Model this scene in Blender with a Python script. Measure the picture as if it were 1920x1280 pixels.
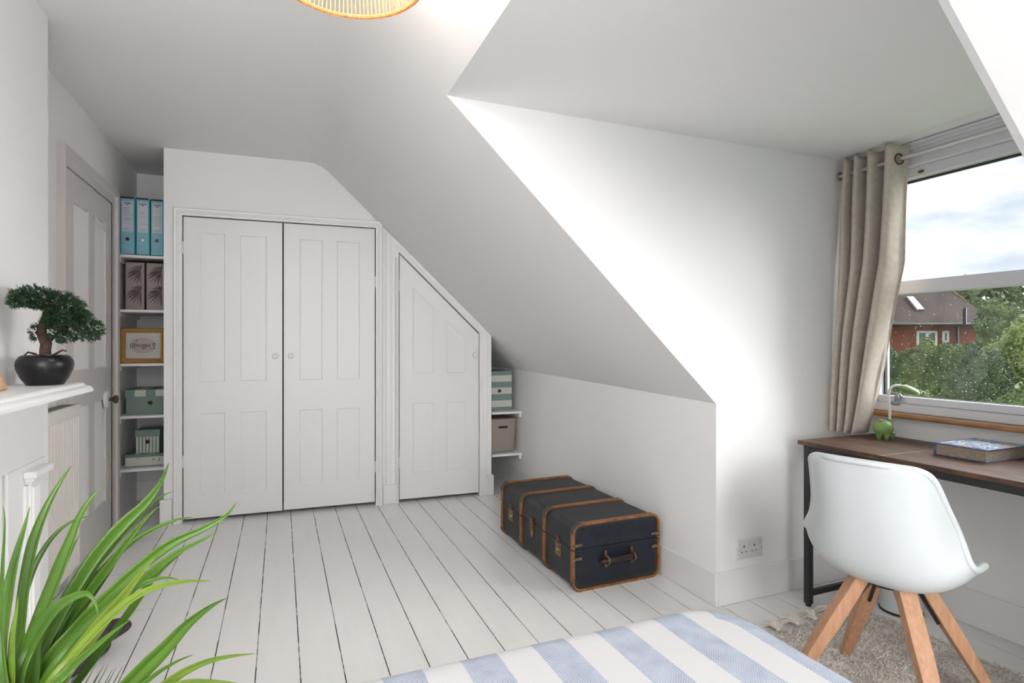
import bpy, bmesh, math, random
from mathutils import Vector, Matrix, noise
PI = math.pi
for o in list(bpy.data.objects): bpy.data.objects.remove(o)
S = bpy.context.scene
COL = S.collection

# ---------------------------------------------------------------- camera
F = 1061.0; HE = 1.18; CY = 642.0; YAW = math.atan2(434, 1061)
sy, cy = math.sin(YAW), math.cos(YAW)
cam = bpy.data.objects.new('camera', bpy.data.cameras.new('camera'))
COL.objects.link(cam); S.camera = cam
cam.location = (0, 0, HE); cam.rotation_euler = (PI/2, 0, -YAW)
cam.data.sensor_width = 36; cam.data.lens = F/1920*36
cam.data.shift_y = (CY-640)/1920
cam.data.clip_start = 0.02; cam.data.clip_end = 400
S.view_settings.view_transform = 'Standard'; S.view_settings.look = 'None'
S.view_settings.gamma = 1; S.view_settings.use_curve_mapping = False
S.view_settings.exposure = 0.63

def at(u, v, D):
    "world point seen at photo pixel (u, v) at depth D along the camera's view"
    a = (u-960)/F*D; b = -(v-CY)/F*D
    return Vector((D*sy+a*cy, D*cy-a*sy, HE+b))

# ---------------------------------------------------------------- world
W = bpy.data.worlds.new('sky'); S.world = W; W.use_nodes = True
nt = W.node_tree; nt.nodes.clear()
def N(nt, t, **k):
    n = nt.nodes.new(t)
    for a, b in k.items(): setattr(n, a, b)
    return n
tc = N(nt, 'ShaderNodeTexCoord'); mp = N(nt, 'ShaderNodeMapping'); mp.inputs['Scale'].default_value = (1.6, 1.6, 4.5)
mp.inputs['Location'].default_value = (0.35, 0.1, 0.2)
nz = N(nt, 'ShaderNodeTexNoise'); nz.inputs['Scale'].default_value = 1.9; nz.inputs['Detail'].default_value = 7; nz.inputs['Roughness'].default_value = .55
rp = N(nt, 'ShaderNodeValToRGB')
rp.color_ramp.elements[0].position = .36; rp.color_ramp.elements[0].color = (.44, .52, .63, 1)
rp.color_ramp.elements[1].position = .56; rp.color_ramp.elements[1].color = (1, 1, 1, 1)
e = rp.color_ramp.elements.new(.46); e.color = (.66, .73, .81, 1)
bg = N(nt, 'ShaderNodeBackground'); bg.inputs['Strength'].default_value = .84
wo = N(nt, 'ShaderNodeOutputWorld')
nt.links.new(tc.outputs['Generated'], mp.inputs['Vector']); nt.links.new(mp.outputs[0], nz.inputs['Vector'])
nt.links.new(nz.outputs['Fac'], rp.inputs[0]); nt.links.new(rp.outputs[0], bg.inputs['Color']); nt.links.new(bg.outputs[0], wo.inputs[0])

XLW = -.97
# daylight entering by the rear window behind the camera, plus added fill lamps
def area(name, loc, rot, sx, sz, power, col):
    l = bpy.data.lights.new(name, 'AREA'); l.shape = 'RECTANGLE'; l.size = sx; l.size_y = sz; l.energy = power; l.color = col
    o = bpy.data.objects.new(name, l); COL.objects.link(o); o.location = loc; o.rotation_euler = rot
    return o
area('rear_window_daylight', (-.3, -4.9, 1.42), (PI/2, 0, 0), 1.3, 1.5, 52, (.97, .985, 1.0))
area('side_fill', (XLW, -4.0, 1.45), (PI/2, 0, -PI/2), 1.8, 1.3, 8, (1.0, .985, .965))  # added fill lamp at the solid left wall, brightens knee wall and slope
area('overhead_fill', (-.3, -2.3, 2.42), (0, 0, 0), 1.0, 2.6, 58, (1.0, .985, .97))  # added fill lamp under the closed ceiling, brightens the floor
sun = bpy.data.lights.new('hazy_sun', 'SUN'); sun.energy = 7.2; sun.angle = math.radians(60); sun.color = (1, .985, .96)
so_ = bpy.data.objects.new('hazy_sun', sun); COL.objects.link(so_); so_.rotation_euler = Vector((.86, -.20, .38)).to_track_quat('Z', 'Y').to_euler()

# ---------------------------------------------------------------- materials
def mat(name, col, rough=.5, metal=0, var=0, vscale=8, bump=0, bscale=60, col2=None, spec=None, coat=0, stretch=None, trans=0, detail=4, lo=.35, hi=.65, alpha=1, sheen=0):
    m = bpy.data.materials.new(name); m.use_nodes = True; nt = m.node_tree
    b = nt.nodes['Principled BSDF']
    b.inputs['Base Color'].default_value = (*col, 1); b.inputs['Roughness'].default_value = rough; b.inputs['Metallic'].default_value = metal
    if spec is not None: b.inputs['Specular IOR Level'].default_value = spec
    if coat: b.inputs['Coat Weight'].default_value = coat; b.inputs['Coat Roughness'].default_value = .15
    if trans: b.inputs['Transmission Weight'].default_value = trans
    if sheen: b.inputs['Sheen Weight'].default_value = sheen
    tc = N(nt, 'ShaderNodeTexCoord'); mp = N(nt, 'ShaderNodeMapping')
    if stretch: mp.inputs['Scale'].default_value = stretch
    nt.links.new(tc.outputs['Object'], mp.inputs[0])
    if var or col2:
        nz = N(nt, 'ShaderNodeTexNoise'); nz.inputs['Scale'].default_value = vscale; nz.inputs['Detail'].default_value = detail
        nt.links.new(mp.outputs[0], nz.inputs['Vector'])
        r = N(nt, 'ShaderNodeValToRGB')
        c2 = col2 or tuple(c*(1-var) for c in col)
        r.color_ramp.elements[0].position = lo; r.color_ramp.elements[0].color = (*c2, 1)
        r.color_ramp.elements[1].position = hi; r.color_ramp.elements[1].color = (*col, 1)
        nt.links.new(nz.outputs['Fac'], r.inputs[0]); nt.links.new(r.outputs[0], b.inputs['Base Color'])
    if bump:
        n2 = N(nt, 'ShaderNodeTexNoise'); n2.inputs['Scale'].default_value = bscale; n2.inputs['Detail'].default_value = 3
        nt.links.new(mp.outputs[0], n2.inputs['Vector'])
        bp = N(nt, 'ShaderNodeBump'); bp.inputs['Strength'].default_value = bump; bp.inputs['Distance'].default_value = .002
        nt.links.new(n2.outputs['Fac'], bp.inputs['Height']); nt.links.new(bp.outputs[0], b.inputs['Normal'])
    return m
M = {}
M['wall'] = mat('wall_paint', (.925, .924, .924), .75, bump=.15, bscale=120)
M['ceil'] = mat('ceiling_paint', (.915, .908, .90), .85, bump=.12, bscale=90)
M['gloss'] = mat('white_gloss_paint', (.88, .875, .87), .35, bump=.12, bscale=25)
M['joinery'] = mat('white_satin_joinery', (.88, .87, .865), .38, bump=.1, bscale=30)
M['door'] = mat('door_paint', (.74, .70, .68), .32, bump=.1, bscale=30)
M['floor'] = mat('painted_floorboards', (.91, .90, .89), .25, var=.03, vscale=3, bump=.1, bscale=14, stretch=(6, 1, 1))
M['shelf'] = mat('painted_shelf', (.87, .865, .86), .45)
M['upvc'] = mat('window_frame_white', (.70, .70, .73), .35)
M['rad'] = mat('radiator_enamel', (.80, .765, .71), .4)
M['black'] = mat('black_powder_coat', (.018, .017, .019), .45)
M['blackgl'] = mat('black_glaze', (.006, .0055, .007), .33, spec=.4)
M['gap'] = mat('window_gasket', (.02, .02, .025), .6)
M['dark'] = mat('dark_void', (.03, .028, .027), .9)
M['metal'] = mat('brushed_steel', (.55, .55, .56), .35, metal=.85)
M['greyplastic'] = mat('grey_plastic', (.27, .27, .28), .45)
M['brass'] = mat('aged_brass', (.36, .27, .13), .45, metal=.7, col2=(.14, .10, .05), vscale=60)
M['bronze'] = mat('dark_bronze', (.10, .085, .065), .45, metal=.5)
M['copper'] = mat('rusty_copper', (.26, .12, .06), .5, metal=.5, col2=(.12, .06, .04), vscale=90)
M['white_pl'] = mat('white_plastic', (.64, .68, .69), .36)
M['socket'] = mat('socket_plastic', (.74, .73, .72), .35)
M['soil'] = mat('dark_soil', (.03, .02, .015), .9)
# floor gaps: dark slots with old paint bridging them in places
def gapmat():
    m = bpy.data.materials.new('board_gap'); m.use_nodes = True; nt = m.node_tree; b = nt.nodes['Principled BSDF']
    tc = N(nt, 'ShaderNodeTexCoord'); mp = N(nt, 'ShaderNodeMapping'); mp.inputs['Scale'].default_value = (3.3, 1, 1)
    nz = N(nt, 'ShaderNodeTexNoise'); nz.inputs['Scale'].default_value = 5; nz.inputs['Detail'].default_value = 9; nz.inputs['Roughness'].default_value = .75
    r = N(nt, 'ShaderNodeValToRGB'); r.color_ramp.interpolation = 'LINEAR'
    r.color_ramp.elements[0].position = .50; r.color_ramp.elements[0].color = (.045, .035, .03, 1)
    r.color_ramp.elements[1].position = .58; r.color_ramp.elements[1].color = (.50, .48, .46, 1)
    nt.links.new(tc.outputs['Object'], mp.inputs[0]); nt.links.new(mp.outputs[0], nz.inputs['Vector'])
    nt.links.new(nz.outputs['Fac'], r.inputs[0]); nt.links.new(r.outputs[0], b.inputs['Base Color']); b.inputs['Roughness'].default_value = .8
    return m
M['bgap'] = gapmat()

# ---------------------------------------------------------------- mesh builder
class MB:
    def __init__(s): s.v = []; s.f = []; s.m = []; s.mi = 0
    def quad(s, *p):
        n = len(s.v); s.v += [Vector(q) for q in p]; s.f.append(tuple(range(n, n+len(p)))); s.m.append(s.mi)
    def raw(s, vs, fs):
        n = len(s.v); s.v += [Vector(q) for q in vs]
        for f in fs: s.f.append(tuple(i+n for i in f)); s.m.append(s.mi)
    def box(s, a, b, rot=None, org=None):
        x0, x1 = sorted((a[0], b[0])); y0, y1 = sorted((a[1], b[1])); z0, z1 = sorted((a[2], b[2]))
        vs = [Vector(p) for p in ((x0,y0,z0),(x1,y0,z0),(x1,y1,z0),(x0,y1,z0),(x0,y0,z1),(x1,y0,z1),(x1,y1,z1),(x0,y1,z1))]
        if rot is not None:
            o = Vector(org or (0,0,0)); vs = [rot @ (v-o)+o for v in vs]
        s.raw(vs, [(0,3,2,1),(4,5,6,7),(0,1,5,4),(1,2,6,5),(2,3,7,6),(3,0,4,7)])
    def prism(s, poly, axis, a, b):
        "poly: 2-D outline in the plane across axis ('y': (x,z); 'x': (y,z); 'z': (x,y)), extruded from a to b"
        def P(p, t): return {'y': (p[0], t, p[1]), 'x': (t, p[0], p[1]), 'z': (p[0], p[1], t)}[axis]
        n = len(poly); vs = [P(p, a) for p in poly]+[P(p, b) for p in poly]
        fs = [tuple(range(n)), tuple(range(2*n-1, n-1, -1))]+[(i, i+n, (i+1) % n+n, (i+1) % n) for i in range(n)]
        s.raw(vs, fs)
    def lathe(s, prof, c=(0,0,0), n=32, axis='z', cap=True):
        def P(r, h, t):
            a, b = r*math.cos(t), r*math.sin(t)
            p = {'z': (a, b, h), 'y': (a, h, b), 'x': (h, a, b)}[axis]
            return (p[0]+c[0], p[1]+c[1], p[2]+c[2])
        vs = [P(r, h, 2*PI*k/n) for r, h in prof for k in range(n)]
        fs = [(i*n+k, i*n+(k+1) % n, (i+1)*n+(k+1) % n, (i+1)*n+k) for i in range(len(prof)-1) for k in range(n)]
        if cap: fs += [tuple(range(n-1, -1, -1)), tuple((len(prof)-1)*n+k for k in range(n))]
        s.raw(vs, fs)
    def tube(s, pts, r, n=10, cap=True, closed=False):
        pts = [Vector(p) for p in pts]; m = len(pts)
        rs = r if isinstance(r, (list, tuple)) else [r]*m
        up = None; vs = []
        for i, p in enumerate(pts):
            if closed: t = (pts[(i+1) % m]-pts[i-1])
            else: t = pts[min(i+1, m-1)]-pts[max(i-1, 0)]
            t.normalize()
            if up is None: up = Vector((0,0,1)) if abs(t.z) < .9 else Vector((1,0,0))
            x = t.cross(up).normalized(); up = x.cross(t).normalized()
            vs += [p+(x*math.cos(2*PI*k/n)+up*math.sin(2*PI*k/n))*rs[i] for k in range(n)]
        k2 = m if closed else m-1
        fs = [(i*n+k, i*n+(k+1) % n, ((i+1) % m)*n+(k+1) % n, ((i+1) % m)*n+k) for i in range(k2) for k in range(n)]
        if cap and not closed: fs += [tuple(range(n-1, -1, -1)), tuple((m-1)*n+k for k in range(n))]
        s.raw(vs, fs)
    def grid(s, fn, nu, nv, closed_u=False):
        vs = [fn(i/(nu if closed_u else nu-1), j/(nv-1)) for j in range(nv) for i in range(nu)]
        fs = []
        for j in range(nv-1):
            for i in range(nu if closed_u else nu-1):
                i2 = (i+1) % nu; fs.append((j*nu+i, j*nu+i2, (j+1)*nu+i2, (j+1)*nu+i))
        s.raw(vs, fs)
    def ell(s, c, r, nu=16, nv=10, rot=None):
        def fn(u, v):
            t = 2*PI*u; p = PI*(v-.5)*.995
            w = Vector((r[0]*math.cos(p)*math.cos(t), r[1]*math.cos(p)*math.sin(t), r[2]*math.sin(p)))
            if rot is not None: w = rot @ w
            return Vector(c)+w
        s.grid(fn, nu, nv, True)
    def build(s, name, mats, parent=None, smooth=False, bevel=0, seg=2, normals=True, sub=0, solid=0, xf=None, angle=40):
        me = bpy.data.meshes.new(name)
        vv = [xf @ v for v in s.v] if xf is not None else s.v
        me.from_pydata([tuple(v) for v in vv], [], s.f)
        mats = mats if isinstance(mats, (list, tuple)) else [mats]
        for q in mats: me.materials.append(q)
        for p, i in zip(me.polygons, s.m): p.material_index = i
        bm = bmesh.new(); bm.from_mesh(me)
        if normals:
            bmesh.ops.remove_doubles(bm, verts=bm.verts, dist=1e-6)
            bmesh.ops.recalc_face_normals(bm, faces=bm.faces)
        if smooth:
            for f in bm.faces: f.smooth = True
            for ed in bm.edges:
                if len(ed.link_faces) == 2 and ed.calc_face_angle(0) > math.radians(angle): ed.smooth = False
        bm.to_mesh(me); bm.free()
        o = bpy.data.objects.new(name, me); COL.objects.link(o)
        if parent: o.parent = parent
        if solid:
            md = o.modifiers.new('s', 'SOLIDIFY'); md.thickness = solid; md.offset = 0
        if bevel:
            md = o.modifiers.new('b', 'BEVEL'); md.width = bevel; md.segments = seg; md.limit_method = 'ANGLE'; md.angle_limit = math.radians(35)
            md.harden_normals = False
        if sub:
            md = o.modifiers.new('d', 'SUBSURF'); md.levels = sub; md.render_levels = sub
        return o
def thing(name, label, cat, loc=(0,0,0), rz=0, group=None, rot=None):
    o = bpy.data.objects.new(name, None); COL.objects.link(o); o.location = loc; o.rotation_euler = rot or (0, 0, rz)
    o.empty_display_size = .05
    o['label'] = label; o['category'] = cat
    if group: o['group'] = group
    return o
def tag(o, label, cat, group=None, kind=None):
    o['label'] = label; o['category'] = cat
    if group: o['group'] = group
    if kind: o['kind'] = kind
    return o
def struct(o, label=None):
    o['kind'] = 'structure'
    if label: o['label'] = label
    return o
def lbl(o, t): o['label'] = t; return o
def rect(x0, z0, x1, z1): return [(x0, z0), (x1, z0), (x1, z1), (x0, z1)]
def inset(poly, d):
    "offset a convex outline inwards by d"
    n = len(poly); A = sum(poly[i][0]*poly[(i+1) % n][1]-poly[(i+1) % n][0]*poly[i][1] for i in range(n)); sg = 1 if A > 0 else -1
    L = []
    for i in range(n):
        p, q = Vector(poly[i]), Vector(poly[(i+1) % n]); t = (q-p).normalized(); nn = Vector((-t.y, t.x))*sg
        L.append((p+nn*d, t))
    out = []
    for i in range(n):
        (p, t), (q, u) = L[i-1], L[i]
        den = t.x*u.y-t.y*u.x
        k = ((q.x-p.x)*u.y-(q.y-p.y)*u.x)/den
        out.append((p.x+t.x*k, p.y+t.y*k))
    return out
def panelled(name, outline, panels, m, parent, thick=.035, depth=.009, bev=.012, raised=0):
    "panelled door leaf: front face at y=0 (x,z outline), mouldings falling back to recessed panels"
    bm = bmesh.new()
    def loop(pts, y): 
        vs = [bm.verts.new((p[0], y, p[1])) for p in pts]
        es = [bm.edges.new((vs[i], vs[(i+1) % len(vs)])) for i in range(len(vs))]
        return vs, es
    ov, oe = loop(outline, 0); E = list(oe); PV = []
    for p in panels:
        pv, pe = loop(p, 0); E += pe; PV.append(pv)
    bmesh.ops.triangle_fill(bm, use_beauty=True, use_dissolve=True, edges=E)
    bmesh.ops.remove_doubles(bm, verts=bm.verts, dist=1e-7)
    for p, pv in zip(panels, PV):
        prev = pv
        for d, yy in ((bev*.25, depth*.55), (bev*.7, depth*.75), (bev, depth)):
            q = inset(p, d); nv = [bm.verts.new((a[0], yy, a[1])) for a in q]
            for i in range(len(q)): bm.faces.new((prev[i], prev[(i+1) % len(q)], nv[(i+1) % len(q)], nv[i]))
            prev = nv
        bm.faces.new(prev)
    bv = [bm.verts.new((p[0], thick, p[1])) for p in outline]; n = len(outline)
    for i in range(n): bm.faces.new((ov[i], ov[(i+1) % n], bv[(i+1) % n], bv[i]))
    bm.faces.new(bv)
    bmesh.ops.recalc_face_normals(bm, faces=bm.faces)
    me = bpy.data.meshes.new(name); bm.to_mesh(me); bm.free(); me.materials.append(m)
    o = bpy.data.objects.new(name, me); COL.objects.link(o)
    if parent: o.parent = parent
    return o
def moulding(mb, path, prof, side=1, base=0):
    "sweep (offset, height) profile along an open 2-D path in the x,z plane; height goes towards -y"
    n = len(path); T = [(Vector(path[i+1])-Vector(path[i])).normalized() for i in range(n-1)]
    rows = []
    for d, h in prof:
        r = []
        for i in range(n):
            if i == 0: t = T[0]; k = Vector((-t.y, t.x))
            elif i == n-1: t = T[-1]; k = Vector((-t.y, t.x))
            else:
                a = Vector((-T[i-1].y, T[i-1].x)); b = Vector((-T[i].y, T[i].x)); k = (a+b); k = k/(k.length_squared/2)
            p = Vector(path[i])+k*d*side; r.append((p.x, base-h, p.y))
        rows.append(r)
    for a, b in zip(rows[:-1], rows[1:]):
        for i in range(n-1): mb.quad(a[i], a[i+1], b[i+1], b[i])
    for idx in (0, n-1): mb.quad(*[r[idx] for r in rows])

# ---------------------------------------------------------------- the room
XL, XK, XW, XC = -.99, 1.806, 2.676, -.834
YB, YF, YN, YD = -5.0, 4.96, .566, 2.0
def slope(x, y):
    t = min(1, max(0, (y-2.0)/2.18))
    return (1-t)*(2.6106-.944*x)+t*(2.6854-.957*x)
def crease(y):
    t = min(1, max(0, (y-2.0)/2.18)); return (1-t)*.181+t*.256
# floor: long boards with gaps
mb = MB()
gx = [-1.05]+[-.965+.1465*k for k in range(0)]
edges = [-1.3, -1.11, -.965, -.82, -.673, -.522, -.3755, -.2275, -.082, .0655, .212, .3605, .504, .649, .796, .940, 1.086, 1.237, 1.377, 1.53, 1.678, 1.83, 1.983, 2.13, 2.28, 2.42, 2.57, 2.75]
random.seed(5)
g = .0021
for a, b in zip(edges[:-1], edges[1:]):
    mb.mi = 0; mb.box((a+g, YB, -.03), (b-g, YF+.05, 0))
    mb.mi = 1; mb.quad((b-g, YB, -.0015), (b+g, YB, -.0015), (b+g, YF+.05, -.0015), (b-g, YF+.05, -.0015))
mb.mi = 1
for a, b, y in ((-.82, -.673, 3.42), (-.673, -.522, 2.93), (-.82, -.522, 3.95), (.649, .796, 1.7), (1.83, 1.983, 1.2)):
    mb.quad((a, y, .0003), (b, y, .0003), (b, y+.002, .0003), (a, y+.002, .0003))
struct(mb.build('floor', [M['floor'], M['bgap']], normals=False), 'white painted floorboards with dark gaps')
# flat ceiling and roof slope (one soft crease between them)
mb = MB()
ys = [YB, -1.5, -.5, .3, YN, 1.0, 1.5, YD, 2.5, 3.0, 3.6, 4.18, YF+.05]
def crow(y):
    c = crease(y); h = .07; out = [(XL-.1, 2.44), (c-h, 2.44)]
    for k in (1, 2, 3): 
        t = k/4; x = c-h+2*h*t
        z = (1-t)**2*2.44+2*t*(1-t)*2.44+t*t*slope(c+h, y); out.append((x, z))
    out.append((c+h, slope(c+h, y))); return out
R = [crow(y) for y in ys]
mb.quad(*[( -0.0, 0, 0)]*0) if False else None
for i in range(len(ys)-1):
    for j in range(1): mb.quad((R[i][0][0], ys[i], 2.44), (R[i][1][0], ys[i], 2.44), (R[i+1][1][0], ys[i+1], 2.44), (R[i+1][0][0], ys[i+1], 2.44))
struct(mb.build('ceiling', M['ceil'], smooth=True), 'flat white ceiling')
mb = MB()
for i in range(len(ys)-1):
    a, b = ys[i], ys[i+1]
    for j in range(1, 5): mb.quad((R[i][j][0], a, R[i][j][1]), (R[i][j+1][0], a, R[i][j+1][1]), (R[i+1][j+1][0], b, R[i+1][j+1][1]), (R[i+1][j][0], b, R[i+1][j][1]))
    mb.quad((R[i][5][0], a, R[i][5][1]), (.561, a, slope(.561, a)), (.561, b, slope(.561, b)), (R[i+1][5][0], b, R[i+1][5][1]))
    if b <= YN+1e-6 or a >= YD-1e-6:
        mb.quad((.561, a, slope(.561, a)), (XK+.01, a, slope(XK+.01, a)), (XK+.01, b, slope(XK+.01, b)), (.561, b, slope(.561, b)))
struct(mb.build('ceiling_slope', M['ceil'], smooth=True, angle=30), 'white sloping underside of the roof')
mb = MB(); z0 = slope(.561, 2)
mb.quad((.561, YN, z0), (XW+.02, YN, z0+.008), (XW+.02, YD, z0+.008), (.561, YD, z0))
struct(mb.build('ceiling_dormer', M['ceil']), 'flat ceiling of the dormer')
def cheek(name, y0, y1, lab):
    mb = MB(); zk = slope(XK, 2)
    # a solid triangular cheek above the slope plus the wall part beyond the knee wall
    d = .004
    mb.prism([(.561, z0+.02), (.561, z0), (XK, zk), (XK, 0), (XW+.1, 0), (XW+.1, z0+.02)], 'y', y0, y1)
    return struct(mb.build(name, M['wall']), lab)
cheek('wall_dormer_far', YD, YD+.012, 'white side wall of the dormer beside the window')
cheek('wall_dormer_near', YN-.012, YN, 'near side wall of the dormer')
for nm, a, b in (('wall_knee_far', YD+.012, YF), ('wall_knee_near', YB, YN-.012)):
    mb = MB(); yy = [b-(b-a)*k/12 for k in range(13)]; mb.prism([(a, 0), (b, 0)]+[(q, slope(XK, q)+.012) for q in yy], 'x', XK, XK+.05)
    struct(mb.build(nm, M['wall']), 'low white wall under the roof slope')
mb = MB(); mb.box((XL-.1, YB-.2, 0), (XL, YF+.1, 2.5)); struct(mb.build('wall_left', M['wall']))
mb = MB(); mb.box((XL-.1, YF, 0), (XK+.05, YF+.08, 2.5)); struct(mb.build('wall_back', M['wall']), 'wall at the back of the shelf recesses')
mb = MB(); mb.box((XL-.08, .75, 0), (XC, 2.71, 2.46)); struct(mb.build('wall_chimney_breast', M['wall']), 'white chimney breast')
# wall behind the camera with its window opening
mb = MB()
mb.box((XL-.1, YB, 0), (-1.05+.02, YB+.1, 2.5)); mb.box((.45, YB, 0), (XK+.1, YB+.1, 2.5))
mb.box((-1.03, YB, 0), (.45, YB+.1, .66)); mb.box((-1.03, YB, 2.18), (.45, YB+.1, 2.5))
struct(mb.build('wall_front', M['wall']), 'wall behind the viewpoint')
# second dormer behind the camera on the window side (only its opening in the knee wall matters)
WY0, WY1, WZ0, WZ1 = .62, 1.95, .845, 2.075
mb = MB()
mb.box((XW, YN-.05, 0), (XW+.1, YD+.05, WZ0)); mb.box((XW, YN-.05, WZ0), (XW+.1, WY0, z0+.03)); mb.box((XW, WY1, WZ0), (XW+.1, YD+.05, z0+.03))
mb.box((XW, WY0, WZ1), (XW+.1, WY1, z0+.03))
struct(mb.build('wall_window', M['wall']), 'white wall below and around the window')

# partition with the fitted cupboards (slightly out of square with the room)
WR = math.atan2(-.113, 2.251)
wloc = (-.70, 4.245, 0)
PM = Matrix.Translation(wloc) @ Matrix.Rotation(WR, 4, 'Z')
def wz(u, m=0):   # underside of ceiling / slope along the partition at local x = u
    x = -.7+u*math.cos(WR); y = 4.245+u*math.sin(WR)
    c = crease(y)
    if x <= c-.07: return 2.445-m
    if x >= c+.07: return slope(x, y)+.004-m
    t = (x-c+.07)/.14; return (1-t*t)*2.44+t*t*slope(c+.07, y)+.004-m
mb = MB()
T = .05
def wallpiece(u0, u1, zb, n=1):
    us = [u0+(u1-u0)*k/n for k in range(n+1)]
    zb0, zb1 = zb if isinstance(zb, tuple) else (zb, zb)
    top = [(u, wz(u)) for u in us][::-1]
    mb.prism([(u0, zb0), (u1, zb1)]+top, 'y', 0, T)
DL, DR, DT = .105, 1.342, 2.012
SL, SR = 1.508, 2.124
STL, STR = 1.846, 1.252
wallpiece(0, DL, 0); wallpiece(DL, .8, DT, 2); wallpiece(.8, 1.08, DT, 14); wallpiece(1.08, DR, DT, 2)
wallpiece(DR, SL, 0); wallpiece(SL, SR, (STL, STR)); wallpiece(SR, 2.22, 0)
mb.box((0, T, 0), (.03, .70, 2.45)); mb.box((2.19, T, 0), (2.22, .80, 1.23))
o = mb.build('wall_cupboards', M['wall']); o.matrix_world = PM; struct(o, 'white partition holding the fitted cupboards')
o = MB(); o.box((.03, .3, 0), (2.19, .31, 1.2)); o.box((.03, .3, 1.2), (1.3, .31, 2.1)); o = o.build('wall_cupboard_inside', M['dark']); o.matrix_world = PM; struct(o, 'dark inside of the cupboards')

AR = [(.0, .010), (.012, .012), (.016, .018), (.024, .018), (.028, .024), (.040, .027), (.046, .022), (.050, .0)]
def cupboard(name, label, doors, path, side):
    t = thing(name, label, 'cupboard', wloc, WR)
    mb = MB(); moulding(mb, path, AR, side); mb.build('architrave', M['joinery'], t, smooth=True, angle=25)
    for out, pans, knob, hinge in doors:
        d = panelled('door', out, pans, M['joinery'], t, thick=.03, depth=.0065, bev=.007)
        d.location = (0, .004, 0)
        k = MB(); k.lathe([(.007, 0), (.008, -.012), (.015, -.018), (.0185, -.026), (.015, -.034), (.006, -.037)], (knob[0], 0, knob[1]), 20, 'y')
        k.build('knob', M['joinery'], d, smooth=True)
        for hz in hinge[1]:
            h = MB(); h.tube([(hinge[0], -.003, hz-.04), (hinge[0], -.003, hz+.04)], .0055, 8); h.build('hinge', M['joinery'], d, smooth=True)
    return t
ld = (rect(.112, .022, .712, 2.004), [rect(.208, .92, .357, 1.905), rect(.45, .92, .612, 1.902), rect(.208, .174, .357, .712), rect(.45, .174, .612, .712)], (.667, 1.088), (.106, (1.80, .40)))
rd = (rect(.721, .024, 1.335, 2.004), [rect(.824, .918, .975, 1.90), rect(1.072, .918, 1.229, 1.90), rect(.824, .192, .975, .712), rect(1.072, .192, 1.229, .712)], (.766, 1.088), (1.341, (1.62, .28)))
cupboard('fitted_wardrobe', 'tall white double-door fitted wardrobe with panelled doors and round knobs', [ld, rd], [(DL-.002, 0), (DL-.002, DT), (DR, DT), (DR, 0)], 1)
so = [(1.513, .024), (2.119, .024), (2.119, 1.245), (1.513, 1.831)]
sd = (so, [rect(1.612, .217, 1.768, .73), rect(1.866, .217, 2.015, .73), [(1.612, .95), (1.768, .95), (1.768, 1.441), (1.612, 1.592)], [(1.866, .95), (2.015, .95), (2.015, 1.205), (1.866, 1.349)]], (2.083, 1.086), (1.510, (1.60, .30)))
t = thing('eaves_cupboard', 'small white cupboard with sloping top under the eaves, right of the wardrobe', 'cupboard', wloc, WR)
mb = MB(); moulding(mb, [(SL-.002, 0), (SL-.002, 1.80)], [(0, .010), (.012, .018), (.022, .02), (.026, 0)], 1)
moulding(mb, [(SR, 1.25), (SR, 0)], [(0, .010), (.02, .012), (.03, .02), (.05, .022), (.054, 0)], 1)
mb.build('architrave', M['joinery'], t, smooth=True, angle=25)
d = panelled('door', *sd[:2], M['joinery'], t, thick=.03, depth=.0065, bev=.007); d.location = (0, .004, 0)
k = MB(); k.lathe([(.007, 0), (.008, -.012), (.015, -.018), (.0185, -.026), (.015, -.034), (.006, -.037)], (2.083, 0, 1.086), 20, 'y'); k.build('knob', M['joinery'], d, smooth=True)
for hz in sd[3][1]:
    h = MB(); h.tube([(1.510, -.003, hz-.04), (1.510, -.003, hz+.04)], .0055, 8); h.build('hinge', M['joinery'], d, smooth=True)
mb = MB()   # sloping rail above the small door and the raised strip between cupboards, plinths
mb.prism([(SL-.0, 1.846), (SR, 1.252), (SR+.04, 1.24), (SL-.02, 1.90)], 'y', -.009, 0)
mb.prism([(1.412, .14), (1.448, .14), (1.448, 1.955), (1.412, 1.99)], 'y', -.016, 0)
o = mb.build('trim_1', M['joinery'], bevel=.003); o.matrix_world = PM; struct(o, 'raised strip and sloping rail between the cupboards')
mb = MB(); mb.box((2.168, -.02, 0), (2.235, .3, .155)); mb.box((-.02, -.02, 0), (.05, .3, .165)); mb.box((1.392, -.016, 0), (1.485, 0, .14))
o = mb.build('baseboard_cupboards', M['joinery'], bevel=.004); o.matrix_world = PM; struct(o)
# baseboards
def skirt(name, segs):
    mb = MB()
    for (x0, y0), (x1, y1), h, th in segs: mb.box((min(x0, x1), min(y0, y1), 0), (max(x0, x1), max(y0, y1), h))
    return struct(mb.build(name, M['gloss'], bevel=.004))
skirt('baseboard_knee', [((XK-.014, YD-.014), (XK, YF), .15, 0)])
skirt('baseboard_dormer', [((XK+.0005, YD-.014), (XW, YD), .15, 0)])
skirt('baseboard_window', [((XW-.014, YN), (XW, YD-.014), .15, 0)])
skirt('baseboard_back', [((XL, YF-.015), (-.64, YF), .15, 0), ((1.5, YF-.04), (XK-.014, YF), .15, 0)])

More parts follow.
